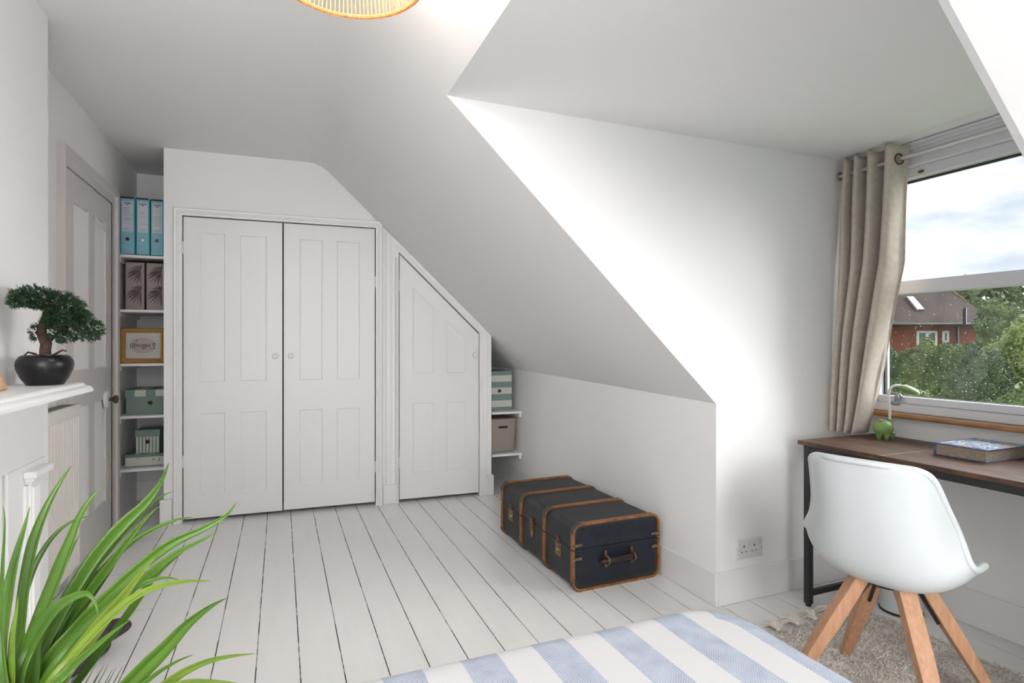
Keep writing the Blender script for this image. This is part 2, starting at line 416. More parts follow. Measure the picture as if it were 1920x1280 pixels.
# ---------------------------------------------------------------- door on the left wall (faces +x)
DM = Matrix.Translation((XL, 0, 0)) @ Matrix.Rotation(PI/2, 4, 'Z')   # local x = world y, local -y = world +x
dr = bpy.data.objects.new('door_1', None); COL.objects.link(dr); struct(dr, 'white four-panel room door in the left wall'); dr.matrix_world = DM
po = rect(3.43, .012, 4.225, 2.04)
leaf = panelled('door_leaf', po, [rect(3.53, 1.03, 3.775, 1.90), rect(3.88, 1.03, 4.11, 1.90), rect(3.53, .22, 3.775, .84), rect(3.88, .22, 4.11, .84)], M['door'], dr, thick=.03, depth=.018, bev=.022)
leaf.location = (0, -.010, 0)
mb = MB(); moulding(mb, [(3.415, 0), (3.415, 2.055), (4.24, 2.055), (4.24, 0)], [(0, .012), (.01, .014), (.045, .016), (.055, .03), (.075, .034), (.085, .034), (.09, 0)], 1)
mb.build('architrave', M['door'], dr, smooth=True, angle=25)
mb = MB(); mb.lathe([(.052, 0), (.052, -.008), (.046, -.016), (.032, -.018)], (4.10, -.010, .835), 28, 'y'); mb.build('backplate', M['joinery'], dr, smooth=True)
mb = MB(); mb.lathe([(.010, -.02), (.009, -.032), (.014, -.038), (.024, -.046), (.026, -.056), (.019, -.064), (.005, -.067)], (4.10, -.010, .835), 24, 'y'); lbl(mb.build('knob', M['bronze'], dr, smooth=True), 'dark bronze knob')
mb = MB(); mb.tube([(3.86, -.016, 1.90), (3.86, -.03, 1.865), (3.885, -.045, 1.838), (3.93, -.05, 1.83), (3.97, -.045, 1.845), (3.985, -.03, 1.885)], .006, 8); mb.build('coat_hook', M['white_pl'], dr, smooth=True)

# ---------------------------------------------------------------- window
wn = bpy.data.objects.new('window_1', None); COL.objects.link(wn); struct(wn, 'white framed dormer window, upper and lower light')
mb = MB()
GX = 2.75
GY0, GY1, GZ0, GZ1 = .70, 1.876, .927, 1.936
mb.box((2.668, WY0, .856), (GX+.03, WY1, .893)); mb.box((2.700, WY0, .893), (GX+.03, WY1, GZ0))       # bottom
mb.box((2.690, WY0, GZ1), (GX+.03, WY1, 1.985)); mb.box((2.668, WY0, 1.985), (GX+.03, WY1, WZ1))        # head
mb.box((2.700, GY1, .893), (GX+.03, WY1, GZ1)); mb.box((2.668, GY1+.035, .893), (GX+.03, WY1, WZ1))  # far stile
mb.box((2.700, WY0, .893), (GX+.03, GY0, GZ1)); mb.box((2.668, WY0, .893), (GX+.03, GY0-.035, WZ1))
mb.build('window_frame', M['upvc'], wn, bevel=.004)
mb = MB(); mb.box((2.70, GY0-.01, 1.408), (GX+.02, GY1+.01, 1.468)); mb.build('transom', M['upvc'], wn, bevel=.003)
mb = MB()
for y0_, y1_, za, zb in ((GY0, GY1, GZ1-.006, GZ1), (GY1-.007, GY1, GZ0, GZ1), (GY0, GY1, GZ0, GZ0+.002)): mb.box((2.735, y0_, za), (2.752, y1_, zb))
mb.build('gasket', M['gap'], wn)
def glassmat():
    m = bpy.data.materials.new('window_glass'); m.use_nodes = True; nt = m.node_tree; nt.nodes.clear()
    o = N(nt, 'ShaderNodeOutputMaterial'); mx = N(nt, 'ShaderNodeMixShader'); t = N(nt, 'ShaderNodeBsdfTransparent'); g = N(nt, 'ShaderNodeBsdfGlossy'); g.inputs['Roughness'].default_value = .02
    t.inputs[0].default_value = (.97, .98, .98, 1); mx.inputs[0].default_value = .03
    nt.links.new(t.outputs[0], mx.inputs[1]); nt.links.new(g.outputs[0], mx.inputs[2]); nt.links.new(mx.outputs[0], o.inputs[0]); return m
M['glass'] = glassmat()
for za, zb in ((GZ0, 1.408), (1.468, GZ1)):
    mb = MB(); mb.box((GX, GY0, za), (GX+.004, GY1, zb)); mb.build('pane', M['glass'], wn)
random.seed(3)
mb = MB()
for i in range(620):
    y = random.uniform(GY0, GY1-.02); z = .94+(1.40-.94)*random.random()**1.25
    if z > 1.28 and random.random() < .5: continue
    r = random.uniform(.0010, .0025); mb.ell((GX+.0045, y, z), (r*.6, r, r*.9), 6, 4)
for i in range(26):
    y = random.uniform(GY0, GY1); z = random.uniform(1.48, 1.56); r = random.uniform(.0008, .0014); mb.ell((GX+.0045, y, z), (r*.6, r, r), 6, 4)
M['drop'] = mat('water_drop', (.96, .97, 1), .3, spec=.9)
o = mb.build('raindrops', M['drop'], wn, smooth=True, normals=False); o['kind'] = 'stuff'
mb = MB(); mb.lathe([(.012, 0), (.012, -.008), (.007, -.012), (.006, -.022)], (0, 0, 0), 14, 'x'); 
mb.ell((-.022, 0, -.012), (.006, .012, .022), 14, 8); mb.ell((-.026, 0, -.034), (.009, .036, .013), 16, 8); mb.tube([(-.006, .0, .008), (-.008, .03, .012), (-.012, .05, .006)], .006, 8)
o = mb.build('window_handle', M['greyplastic'], wn, smooth=True); o.location = (2.70, 1.775, .928)
mb = MB(); mb.ell((2.686, 1.672, 1.955), (.006, .014, .007), 12, 6); lbl(mb.build('window_catch', M['bronze'], wn, smooth=True), 'small dark catch')
mb = MB()   # moulding between head and ceiling
mb.box((2.655, YN, 2.06), (2.70, YD, z0+.006)); mb.box((2.640, YN, 2.074), (2.66, YD, z0+.006))
struct(mb.build('trim_2', M['upvc'], bevel=.004), 'white moulding above the window')
M['oak'] = mat('oak_sill', (.42, .20, .065), .35, col2=(.26, .11, .032), vscale=14, stretch=(6, .6, 6), coat=.4)
mb = MB(); mb.box((2.615, YN+.02, .833), (2.72, YD-.04, .856)); o = mb.build('window_sill', M['oak'], bevel=.009, seg=3); tag(o, 'varnished golden oak sill below the window', 'window sill')

# ---------------------------------------------------------------- curtain and rod
def cur(t, s):    # t: 0 at the far jamb .. 1 free edge; s: 0 top .. 1 hem
    z = 2.075+(.752-2.075)*s
    ks = [(0, 1.676), (.4, 1.682), (.55, 1.72), (.68, 1.757), (.8, 1.79), (1, 1.835)]
    for (a, ya), (b, yb) in zip(ks[:-1], ks[1:]):
        if a <= s <= b: ye = ya+(yb-ya)*(s-a)/(b-a); break
    y0_ = 1.972
    ph = (t-.30*t*t)*1.42*4.0*2*PI+.15
    A = .030+.014*t+.018*s
    A *= (1-.25*s*(1-t))
    x = 2.578-.05*s*(1-t)-.035*s + A*math.cos(ph+.25*math.sin(3*s)) + .004*noise.noise(Vector((t*9, s*4, 1)))
    y = y0_+(ye-y0_)*t + .012*math.sin(ph*1.0+1.2)*(1+.3*s)+.004*math.sin(9*s+t*5)
    if s < .06: z -= .0
    z += .012*math.sin(ph)*(1-s)*.6
    if t > .93: y += .008*math.sin(14*s)*s
    return Vector((x, min(y, 1.988), z))
M['linen'] = mat('beige_linen', (.62, .55, .475), .9, var=.12, vscale=45, bump=.3, bscale=420, detail=3, sheen=.2)
ct = thing('curtain', 'beige linen eyelet curtain gathered at the left side of the window', 'curtain', (2.58, 1.85, .752))
ct_off = Matrix.Translation((-2.58, -1.85, -.752))
mb = MB(); mb.grid(cur, 150, 60); mb.build('cloth', M['linen'], ct, smooth=True, solid=.003, xf=ct_off, angle=80)
RX, RZ = 2.576, 2.005
mb = MB(); mb.tube([(RX, YN+.02, RZ), (RX, 1.985, RZ)], .0105, 16); mb.lathe([(.022, 1.986), (.022, 1.994), (.012, 1.998)], (RX, 0, RZ), 16, 'y')
tag(mb.build('curtain_rod', M['metal'], smooth=True), 'slim brushed steel curtain rod above the window', 'curtain rod')
def eyelet(t0, t1):
    best = min((abs(cur(t0+(t1-t0)*k/400, .055).x-RX), t0+(t1-t0)*k/400) for k in range(401))[1]
    c = cur(best, .055); tg = (cur(best+.004, .055)-cur(best-.004, .055)).normalized(); up = Vector((0, 0, 1)); nr = tg.cross(up).normalized()
    c = Vector((c.x, c.y, RZ))
    for sg in (-1, 1):
        mb = MB(); mb.tube([c+nr*.003*sg+(tg*math.cos(2*PI*k/28)+up*math.sin(2*PI*k/28))*.0225 for k in range(28)], .0042, 8, closed=True)
        lbl(mb.build('eyelet', M['bronze'], ct, smooth=True, xf=ct_off), 'dark metal eyelet ring')
eyelet(.80, .985)
# ---------------------------------------------------------------- shelves
def shelf(name, x0, x1, y0, y1, z, label, group, battens):
    t = thing(name, label, 'shelf', ((x0+x1)/2, (y0+y1)/2, z), 0, group)
    ox, oy = (x0+x1)/2, (y0+y1)/2
    mb = MB(); mb.box((x0-ox, y0-oy, -.018), (x1-ox, y1-oy, 0)); mb.build('board', M['shelf'], t, bevel=.002)
    for bx0, bx1, by0, by1 in battens:
        mb = MB(); mb.box((bx0-ox, by0-oy, -.048), (bx1-ox, by1-oy, -.0185)); mb.build('batten', M['shelf'], t, bevel=.002)
    return t
for z, w in ((1.757, 'topmost, under the blue ring binders'), (1.397, 'second from top, under the two palm-leaf files'), (1.042, 'third from top, under the gilt picture frame'), (.697, 'fourth from top, under the green lidded box'), (.347, 'lowest, under the small striped box')):
    shelf('alcove_shelf', XL+.002, -.672, 4.39, YF-.002, z, 'white painted shelf in the left alcove, '+w, 'white shelves in the left alcove', [(XL+.002, XL+.022, 4.40, YF-.01)])
for z, w in ((.628, 'upper one, under the green striped file box'), (.293, 'lower one, under the taupe bin')):
    shelf('nook_shelf', 1.545, XK-.003, 4.19, YF-.002, z, 'white shelf in the nook under the eaves, '+w, 'white shelves in the nook under the eaves', [(XK-.026, XK-.005, 4.2, 4.9)])

# ---------------------------------------------------------------- ring binders
M['cyan'] = mat('turquoise_board', (.23, .50, .59), .45, bump=.1, bscale=300)
M['cyan_edge'] = mat('turquoise_edge', (.05, .36, .40), .5)
M['label'] = mat('label_paper', (.62, .65, .72), .7)
M['ink'] = mat('ink', (.06, .06, .08), .7)
M['chrome'] = mat('chrome', (.75, .75, .78), .15, metal=1)
def text_mesh(s, size, mt, name, parent, loc, rot, ext=.0002, align='CENTER', bold=0):
    cu = bpy.data.curves.new(name, 'FONT'); cu.body = s; cu.size = size; cu.align_x = align; cu.extrude = ext; cu.offset = bold
    tmp = bpy.data.objects.new('tmp', cu); COL.objects.link(tmp)
    dg = bpy.context.evaluated_depsgraph_get(); me = bpy.data.meshes.new_from_object(tmp.evaluated_get(dg))
    bpy.data.objects.remove(tmp); me.materials.clear(); me.materials.append(mt); me.name = name
    o = bpy.data.objects.new(name, me); COL.objects.link(o); o.parent = parent; o.location = loc; o.rotation_euler = rot; return o
def binder(x0, x1, z, h, lab, hole, seed):
    w = x1-x0; t = thing('ring_binder', lab, 'ring binder', (x0, 4.425, z), -.04, 'turquoise ring binders on the top shelf')
    mb = MB(); mb.box((.0, 0, .007), (w-.010, .004, h-.011)); mb.box((0, .004, .004), (.0025, .28, h-.008)); mb.box((w-.0125, .004, .004), (w-.010, .28, h-.008))
    mb.build('cover', M['cyan'], t, bevel=.001)
    mb = MB(); mb.box((w-.010, -.001, .002), (w-.004, .285, h-.004)); mb.build('side_board', M['cyan_edge'], t)
    mb = MB(); mb.box((.0, .0, 0), (w-.0125, .24, .004)); mb.build('foot_band', M['black'], t); mb = MB(); mb.box((-.001, -.001, h-.012), (w-.0125, .22, h)); mb.build('top_band', M['black'], t)
    mb = MB(); mb.box((.0035, .03, .02), (w-.0135, .26, h-.03)); mb.build('papers', M['label'], t)
    lx0, lx1 = .007, w-.016
    mb = MB(); mb.box((lx0, -.0012, h*.405), (lx1, 0, h*.925)); lb = mb.build('paper_label', M['label'], t)
    text_mesh('eastlight', .0155, M['ink'], 'print', lb, ((lx0+lx1)/2, -.0013, h*.885), (PI/2, 0, 0), bold=.0004)
    random.seed(seed); mb = MB()
    mb.lathe([(.0045, -.0001), (.0045, -.0004)], ((lx0+lx1)/2, -.0012, h*.868), 10, 'y')
    mb.box((lx0+.006, -.0015, h*.867), (lx1-.006, -.0012, h*.869))
    rows = {1: (.81, .77, .735, .69, .64, .61, ), 2: (.75, .715, .67), 3: (.80, .76, .70, .665, .62)}[seed]
    for rz_ in rows:      # handwriting: short joined strokes
        x = lx0+.006+random.uniform(0, .004); xe = lx1-random.uniform(.003, .018)
        pts = []
        while x < xe: pts.append((x, -.0015, h*rz_+random.uniform(-.003, .0035))); x += random.uniform(.0012, .0024)
        if len(pts) > 2: mb.tube(pts, .00055 if seed > 1 else .0008, 5)
    for q in (.58, .545, .46, .445, .43): mb.box((lx0+.008+random.random()*.004, -.0014, h*q), (lx1-.010, -.0012, h*q+.001))
    mb.build('writing', M['ink'], lb, normals=False)
    hx, hz_ = (w-.010)/2, h*.275
    mb = MB(); mb.lathe([(.010, 0), (.0128, -.0025), (.0135, -.001), (.0135, 0)], (hx, 0, hz_), 24, 'y', cap=False); rg = mb.build('finger_ring', M['chrome'], t, smooth=True)
    mb = MB(); mb.lathe([(.0005, -.0011), (.0102, -.0011)], (hx, 0, hz_), 20, 'y', cap=False); mb.build('finger_hole', hole, t)
M['holegrey'] = mat('hole_grey', (.10, .10, .12), .6)
binder(-.975, -.889, 1.758, .385, 'leftmost turquoise ring binder, its white spine label closely handwritten', M['dark'], 1)
binder(-.886, -.806, 1.758, .385, 'middle turquoise ring binder with a bright metal finger hole', M['chrome'], 2)
binder(-.803, -.724, 1.758, .383, 'rightmost turquoise ring binder, beside the wardrobe', M['holegrey'], 3)

# palm-leaf box files
M['mauve'] = mat('mauve_paper', (.36, .29, .275), .7); M['palm'] = mat('palm_print', (.085, .07, .07), .75)
M['palm2'] = mat('palm_print_light', (.17, .14, .135), .75)
def palmfile(x0, lab):
    t = thing('magazine_file', lab, 'magazine file', (x0, 4.46, 1.398), -.03, 'palm-leaf magazine files on the second shelf')
    w, h = .108, .318
    mb = MB(); mb.box((0, 0, 0), (w, .003, h)); mb.box((0, .003, 0), (.003, .24, h)); mb.box((w-.003, .003, 0), (w, .24, h)); mb.box((0, .003, 0), (w, .24, .003)); mb.box((0, .237, 0), (w, .24, h*.9))
    mb.box((0.003, .003, .02), (w-.003, .2, h-.01))
    mb.mi = 1; mb.box((-.0015, -.0008, 0), (.0015, .003, h)); mb.box((w-.001, -.0005, 0), (w+.001, .24, h+.0005)); mb.box((0, -.0005, h-.002), (w, .24, h+.001))
    fr = mb.build('case', [M['mauve'], M['palm']], t)
    mb = MB(); random.seed(8)
    for cx, cz, sg in ((.086, .262, 1), (.086, .125, 1)):
        for k in range(13):
            a = 0
            if cx > 0: a = math.radians(88+k*15.2)
            L = random.uniform(.078, .098)
            pts = []
            for j in range(9):
                s_ = j/8; x = cx+math.cos(a)*L*s_; z = cz+math.sin(a)*L*s_-.042*s_*s_*(1 if math.sin(a) > -.3 else .2)
                pts.append((x, z))
            mb.mi = random.choice((0, 0, 1))
            for j in range(8):
                (xa, za), (xb, zb) = pts[j], pts[j+1]; tx, tz = xb-xa, zb-za; l = math.hypot(tx, tz) or 1; nx, nz_ = -tz/l, tx/l
                wa = .0050*math.sin(PI*(j/8*.9+.08)); wb = .0050*math.sin(PI*((j+1)/8*.9+.08))
                P4 = [(xa+nx*wa, za+nz_*wa), (xa-nx*wa, za-nz_*wa), (xb-nx*wb, zb-nz_*wb), (xb+nx*wb, zb+nz_*wb)]
                if all(.002 < p[0] < w-.002 and .003 < p[1] < h-.004 for p in P4):
                    y = -.0003-.00002*k; mb.quad(*[(p[0], y, p[1]) for p in P4])
    mb.build('palm_pattern', [M['palm'], M['palm2']], fr, normals=False)
palmfile(-.955, 'grey-mauve magazine file with dark palm fronds, left of the pair')
palmfile(-.836, 'grey-mauve magazine file with dark palm fronds, right of the pair, touching the wardrobe side')

# gilt picture
M['gilt'] = mat('gilt', (.52, .27, .06), .38, metal=.4, col2=(.40, .20, .045), vscale=30)
M['gilt_d'] = mat('gilt_dark', (.22, .12, .035), .5, metal=.4, col2=(.40, .24, .07), vscale=260)
M['mount'] = mat('mount_card', (.62, .60, .57), .8); M['mount2'] = mat('mount_card_grey', (.50, .51, .50), .8); M['pinkcard'] = mat('pink_card', (.52, .44, .40), .8)
M['bluegrey'] = mat('bluegrey_ink', (.09, .10, .16), .8)
t = thing('picture', 'small gilt framed name picture on a cream oval, standing on the third alcove shelf', 'picture', (-.987, 4.452, 1.043), -.03, rot=(-.05, 0, -.03))
w, h = .262, .234
mb = MB()
def fr_(mb, pr):
    rows = [[(d, hh, d), (w-d, hh, d), (w-d, hh, h-d), (d, hh, h-d)] for d, hh in pr]
    for a, b in zip(rows[:-1], rows[1:]):
        for i in range(4): mb.quad(a[i], a[(i+1) % 4], b[(i+1) % 4], b[i])
mb.mi = 1; fr_(mb, [(0, .02), (0, .002), (.003, 0)]); mb.mi = 0; fr_(mb, [(.003, 0), (.006, -.004), (.011, -.003), (.013, .001)]); mb.mi = 1; fr_(mb, [(.013, .001), (.022, .003), (.026, .004)]); mb.mi = 0; fr_(mb, [(.026, .004), (.029, .003), (.032, .008)])
mb.mi = 1; mb.quad((0, .02, 0), (w, .02, 0), (w, .02, h), (0, .02, h))
mb.build('frame', [M['gilt'], M['gilt_d']], t, smooth=True, angle=30)
mb = MB(); mb.box((.03, .008, .03), (w-.03, .012, h-.03)); mt = mb.build('mount', M['mount'], t)
cx, cz = w/2, h/2
def oval(mb, rx, rz, y): mb.quad(*[(cx+rx*math.cos(2*PI*k/40), y, cz+rz*math.sin(2*PI*k/40)) for k in range(40)])
mb = MB(); oval(mb, .092, .072, .0078); mb.mi = 1; oval(mb, .088, .067, .0076); mb.mi = 2; oval(mb, .078, .054, .0074); mb.build('oval_card', [M['mount2'], M['mount'], M['pinkcard']], mt, normals=False)
text_mesh('ROBBIE', .026, M['bluegrey'], 'name_lettering', mt, (cx+.002, .0071, cz-.008), (PI/2, 0, 0), bold=.0004)
mb = MB()
def px_(x, z, a, b): x *= .88; mb.box((cx+x, .0066, cz+z), (cx+x+a, .0072, cz+z+b))
for x, z, a, b in ((-.083, -.022, .003, .042), (-.076, -.010, .010, .004), (-.070, -.012, .004, .022), (-.066, .008, .014, .006), (-.056, -.018, .004, .028), (-.066, -.006, .012, .003), (-.044, .028, .003, .014), (-.047, .026, .008, .003),
                   (.066, -.004, .012, .004), (.064, .0, .004, .018), (.076, .002, .004, .016), (.066, .014, .012, .004), (.068, -.022, .010, .007), (.048, -.022, .004, .010), (-.012, -.017, .034, .003), (-.006, -.021, .022, .003), (-.002, -.024, .006, .003)): px_(x, z, a, b)
mb.build('drawing', M['bluegrey'], mt)

# ---------------------------------------------------------------- storage boxes
M['sage'] = mat('sage_green_card', (.20, .285, .245), .6); M['sage_d'] = mat('sage_green_dark', (.15, .22, .19), .6); M['creamc'] = mat('cream_card', (.62, .62, .55), .65)
def hole(mb_parent, x, z, r, y=-.0006):
    a = MB(); a.lathe([(r*.85, 0), (r*1.1, -.0014), (r*1.25, 0)], (x, y, z), 20, 'y', cap=False); a.build('ring', M['brass'], mb_parent, smooth=True)
    a = MB(); a.lathe([(.0003, -.0004), (r, -.0004)], (x, y, z), 18, 'y', cap=False); a.build('hole', M['dark'], mb_parent)
t = thing('storage_box', 'sage green lidded storage box with cream stripes on its lid, fourth alcove shelf', 'storage box', (-.954, 4.462, .698), -.02)
w, d_, h = .252, .30, .165
mb = MB(); mb.box((0, 0, 0), (w, d_, h-.03)); b_ = mb.build('box', M['sage'], t, bevel=.0015)
mb = MB(); mb.box((-.005, -.005, h-.048), (w+.005, d_+.005, h)); lid = mb.build('lid', M['sage'], t, bevel=.0015)
mb = MB()
for x in (.052, .172): mb.box((x, -.0056, h-.045), (x+.063, -.004, h-.003)); mb.box((x, -.004, h-.001), (x+.063, d_+.004, h+.0006))
mb.build('stripes', M['creamc'], lid); hole(b_, .140, .076, .0135)
t = thing('storage_box', 'flat cream storage box with dark green lid, beneath the small striped box', 'storage box', (-.958, 4.462, .348), -.02)
w, d_, h = .26, .30, .083
mb = MB(); mb.box((0, 0, 0.004), (w, d_, h-.012)); b_ = mb.build('box', M['creamc'], t, bevel=.0015)
mb = MB(); mb.box((-.003, -.003, 0), (w, d_, .004)); mb.build('base_edge', M['sage_d'], t)
mb = MB(); mb.box((-.004, -.004, h-.020), (w+.004, d_+.004, h)); lid = mb.build('lid', M['sage_d'], t, bevel=.0015)
mb = MB()
for x in (.05, .135, .215): mb.box((x, -.002, h-.001), (x+.035, d_, h+.0006))
mb.build('stripes', M['creamc'], lid)
mb = MB(); mb.box((.16, -.0006, .035), (.164, 0, .052)); mb.box((.185, -.0006, .028), (.195, 0, .031)); mb.box((.195, -.0006, .031), (.199, 0, .05)); mb.ell((.075, -.001, .056), (.003, .001, .003), 8, 5); mb.build('scuff_marks', M['dark'], b_)
t = thing('storage_box', 'small square sage box with cream vertical stripes, stacked on the flat cream box', 'storage box', (-.900, 4.475, .4325), -.05)
w, d_, h = .138, .15, .158
mb = MB(); mb.box((0, 0, 0), (w, d_, h-.03)); b_ = mb.build('box', M['sage'], t, bevel=.001)
mb = MB()
for k in range(7): mb.box((.004+k*.0198, -.0006, .002), (.0135+k*.0198, 0, h-.045))
mb.build('stripes', M['creamc'], b_)
mb = MB(); mb.box((-.004, -.004, h-.045), (w+.004, d_+.004, h)); mb.build('lid', M['sage'], t, bevel=.0015); hole(b_, .069, .078, .0125, -.001)
t = thing('file_box', 'tall sage green file box with three cream bands, on the upper nook shelf', 'storage box', (1.556, 4.30, .629), 0)
w, d_, h = .202, .28, .318
mb = MB(); mb.box((-.02, .0, 0), (w, d_, h)); b_ = mb.build('box', M['sage'], t, bevel=.002)
mb = MB()
for z in (.028, .132, .232): mb.box((.022, -.0007, z), (w-.001, 0, z+.052))
mb.build('bands', M['creamc'], b_); hole(b_, .093, .158, .0125, -.0012)
M['taupe'] = mat('taupe_plastic', (.36, .31, .275), .5, bump=.1, bscale=200)
t = thing('storage_bin', 'taupe lidded storage bin with an oval hand hole, on the lower nook shelf', 'storage bin', (1.66, 4.40, .2935), 0)
def rr(w, d, r, z, n=5):
    P = []
    for sx, sy_, a0 in ((1, -1, -PI/2), (1, 1, 0), (-1, 1, PI/2), (-1, -1, PI)):
        for k in range(n): a = a0+PI/2*k/(n-1); P.append((sx*(w/2-r)+r*math.cos(a), sy_*(d/2-r)+r*math.sin(a), z))
    return P
def loft(mb, rings, cap=True):
    n = len(rings[0]); vs = [p for r in rings for p in r]
    fs = [(i*n+k, i*n+(k+1) % n, (i+1)*n+(k+1) % n, (i+1)*n+k) for i in range(len(rings)-1) for k in range(n)]
    if cap: fs += [tuple(range(n-1, -1, -1)), tuple((len(rings)-1)*n+k for k in range(n))]
    mb.raw(vs, fs)
mb = MB(); loft(mb, [rr(.215, .27, .02, .004), rr(.222, .28, .025, .02), rr(.240, .30, .03, .25)]); b_ = mb.build('body', M['taupe'], t, smooth=True)
mb = MB(); loft(mb, [rr(.246, .306, .03, .247), rr(.252, .312, .032, .25), rr(.252, .312, .032, .262), rr(.235, .295, .03, .272)]); mb.build('lid', M['taupe'], t, smooth=True)
mb = MB(); mb.prism([(-.037+.0*k, 0) for k in ()] or [(-.030+.009*math.cos(a), .205+.009*math.sin(a)) for a in [PI/2+PI*k/8 for k in range(9)]]+[(.034+.009*math.cos(a), .205+.009*math.sin(a)) for a in [-PI/2+PI*k/8 for k in range(9)]], 'y', -.1500, -.146); mb.build('hand_hole', M['dark'], b_)

# ---------------------------------------------------------------- trunk
M['trunk'] = mat('charcoal_canvas', (.030, .032, .036), .55, var=.25, vscale=9, bump=.35, bscale=260)
M['navy'] = mat('navy_fibreboard', (.012, .016, .030), .5, col2=(.006, .008, .015), vscale=25, bump=.3, bscale=120)
M['band'] = mat('bentwood', (.36, .145, .045), .45, col2=(.19, .07, .022), vscale=22, stretch=(1, 6, 1))
M['leather'] = mat('dark_leather', (.02, .012, .010), .5)
t = thing('trunk', 'dark vintage steamer trunk with tan bentwood hoops standing on the floorboards', 'trunk', (1.272, 2.36, 0), .018)
w, L, h, zs = .502, .890, .322, .198
def prof(w, h, r, x0=0, z0_=0, n=7):
    P = []
    for cx_, cz_, a0 in ((w-r, r, -PI/2), (w-r, h-r, 0), (r, h-r, PI/2), (r, r, PI)):
        for k in range(n): a = a0+PI/2*k/(n-1); P.append((x0+cx_+r*math.cos(a), z0_+cz_+r*math.sin(a)))
    return P
def cut(P, z, up):
    out = []
    n = len(P)
    for i in range(n):
        a, b = P[i], P[(i+1) % n]; ia = (a[1] >= z) == up; ib = (b[1] >= z) == up
        if ia: out.append(a)
        if ia != ib: k = (z-a[1])/(b[1]-a[1]); out.append((a[0]+(b[0]-a[0])*k, z))
    return out
BP = prof(w-.016, h-.016, .042, .008, .008)
for nm, up, zc in (('base', False, zs-.0015), ('lid', True, zs+.0015)):
    mb = MB(); P = cut(BP, zc, up); mb.prism(P, 'y', .006, L-.006)
    mb.mi = 1; c_ = cut(prof(w-.05, h-.05, .03, .025, .025), zc, up); mb.prism(c_, 'y', .0045, .0065)
    o = mb.build(nm, [M['trunk'], M['navy']], t, smooth=True, angle=35)
    if nm == 'base': TB = o
    else: TL = o
OP = prof(w, h, .048, 0, .0)
IP = prof(w-.022, h-.022, .038, .011, .011)
def hoop(y0_, y1_, endface):
    for up, zc, pr_ in ((False, zs-.004, TB), (True, zs+.004, TL)):
        mb = MB(); P = OP if not False else OP; n = len(P)
        Q = IP
        def ok(i):
            z_ = [P[i][1], P[(i+1) % n][1]]; return True
        # strip pieces between outer and inner profiles, cut at the seam
        for i in range(n):
            a, b, c2, d2 = P[i], P[(i+1) % n], Q[(i+1) % n], Q[i]
            quad = [a, b, c2, d2]; q = cut(quad, zc, up)
            if len(q) >= 3: mb.prism(q, 'y', y0_, y1_)
        mb.build('hoop', M['band'], pr_, bevel=.0)
for a, b in ((-.004, .018), (.292, .316), (.588, .612), (.872, .894)): hoop(a, b, False)
def brk(x0_, x1_, y0_, y1_, z0_, z1_, nm, mt, par): mb = MB(); mb.box((x0_, y0_, z0_), (x1_, y1_, z1_)); return mb.build(nm, mt, par, bevel=.002)
for y in (.155, .75):
    brk(-.001+.005, .009, y-.028, y+.028, .125, .188, 'lock_plate', M['brass'], TB); mb = MB(); mb.lathe([(.016, .005), (.013, -.004), (.006, -.006)], (0, y, .152), 16, 'x'); mb.build('lock_boss', M['brass'], TB, smooth=True)
    brk(.001, .009, y-.010, y+.010, .185, .222, 'hasp', M['copper'], TL)
y = .455; brk(.001, .010, y-.012, y+.012, .12, .195, 'clasp', M['brass'], TB); brk(-.003, .009, y-.016, y+.016, .16, .225, 'hasp', M['copper'], TL)
for x in (0.0, w-.050):
    brk(x+.0, x+.050, -.0065, -.002, .214, .227, 'seam_clip', M['brass'], TL); brk(x, x+.050, -.0065, -.002, .150, .163, 'seam_clip', M['brass'], TB)
for y in (0.007, .304, .60, .883):
    for par, za, zb in ((TL, h-.052, h+.001), (TB, -.0, .045)):
        mb = MB(); Pq = prof(w+.004, h+.004 if za > .1 else h, .049, -.002, -.002 if za > .1 else 0)
        Qq = prof(w-.004, h-.004, .047, .002, .002)
        sel = range(14, 20) if za > .1 else range(21, 27)
        for i in sel: mb.prism([Pq[i], Pq[i+1], Qq[i+1], Qq[i]], 'y', y-.013, y+.013)
        mb.build('corner_cap', M['bronze'], par)
mb = MB(); mb.tube([(.155, -.006, .125), (.172, -.018, .131), (.20, -.026, .134), (.25, -.029, .136), (.30, -.026, .137), (.335, -.018, .136), (.352, -.006, .132)], [.010, .012, .014, .0145, .014, .012, .010], 10)
hd = mb.build('handle', M['leather'], TB, smooth=True)
for x in (.182, .332):
    brk(x-.007, x+.007, -.008, -.001, .095, .175, 'handle_plate', M['copper'], TB); mb = MB(); mb.tube([(x, -.004, .155), (x, -.03, .150), (x, -.042, .134), (x, -.03, .118), (x, -.004, .115)], .0045, 8); mb.build('handle_loop', M['brass'], hd, smooth=True)

# ---------------------------------------------------------------- socket
t = thing('wall_socket', 'white double power socket on the dormer wall above the skirting', 'socket', (1.921, YD-.0005, .192), 0)
mb = MB(); mb.box((0, -.010, 0), (.148, 0, .088)); pl = mb.build('faceplate', M['socket'], t, bevel=.003)
for x in (.037, .098):
    mb = MB(); mb.box((x-.003, -.0106, .052), (x+.003, -.0098, .062)); mb.box((x-.016, -.0106, .030), (x-.009, -.0098, .034)); mb.box((x+.009, -.0106, .030), (x+.016, -.0098, .034)); mb.build('pin_holes', M['dark'], pl)
for x in (.066, .128):
    mb = MB(); mb.box((x-.006, -.014, .055), (x+.006, -.010, .076)); mb.build('switch', M['white_pl'], t, bevel=.001)
mb = MB(); mb.lathe([(.002, 0), (.002, -.001)], (.0065, -.010, .040), 8, 'y'); mb.lathe([(.002, 0), (.002, -.001)], (.1415, -.010, .040), 8, 'y'); mb.build('screws', M['dark'], pl)

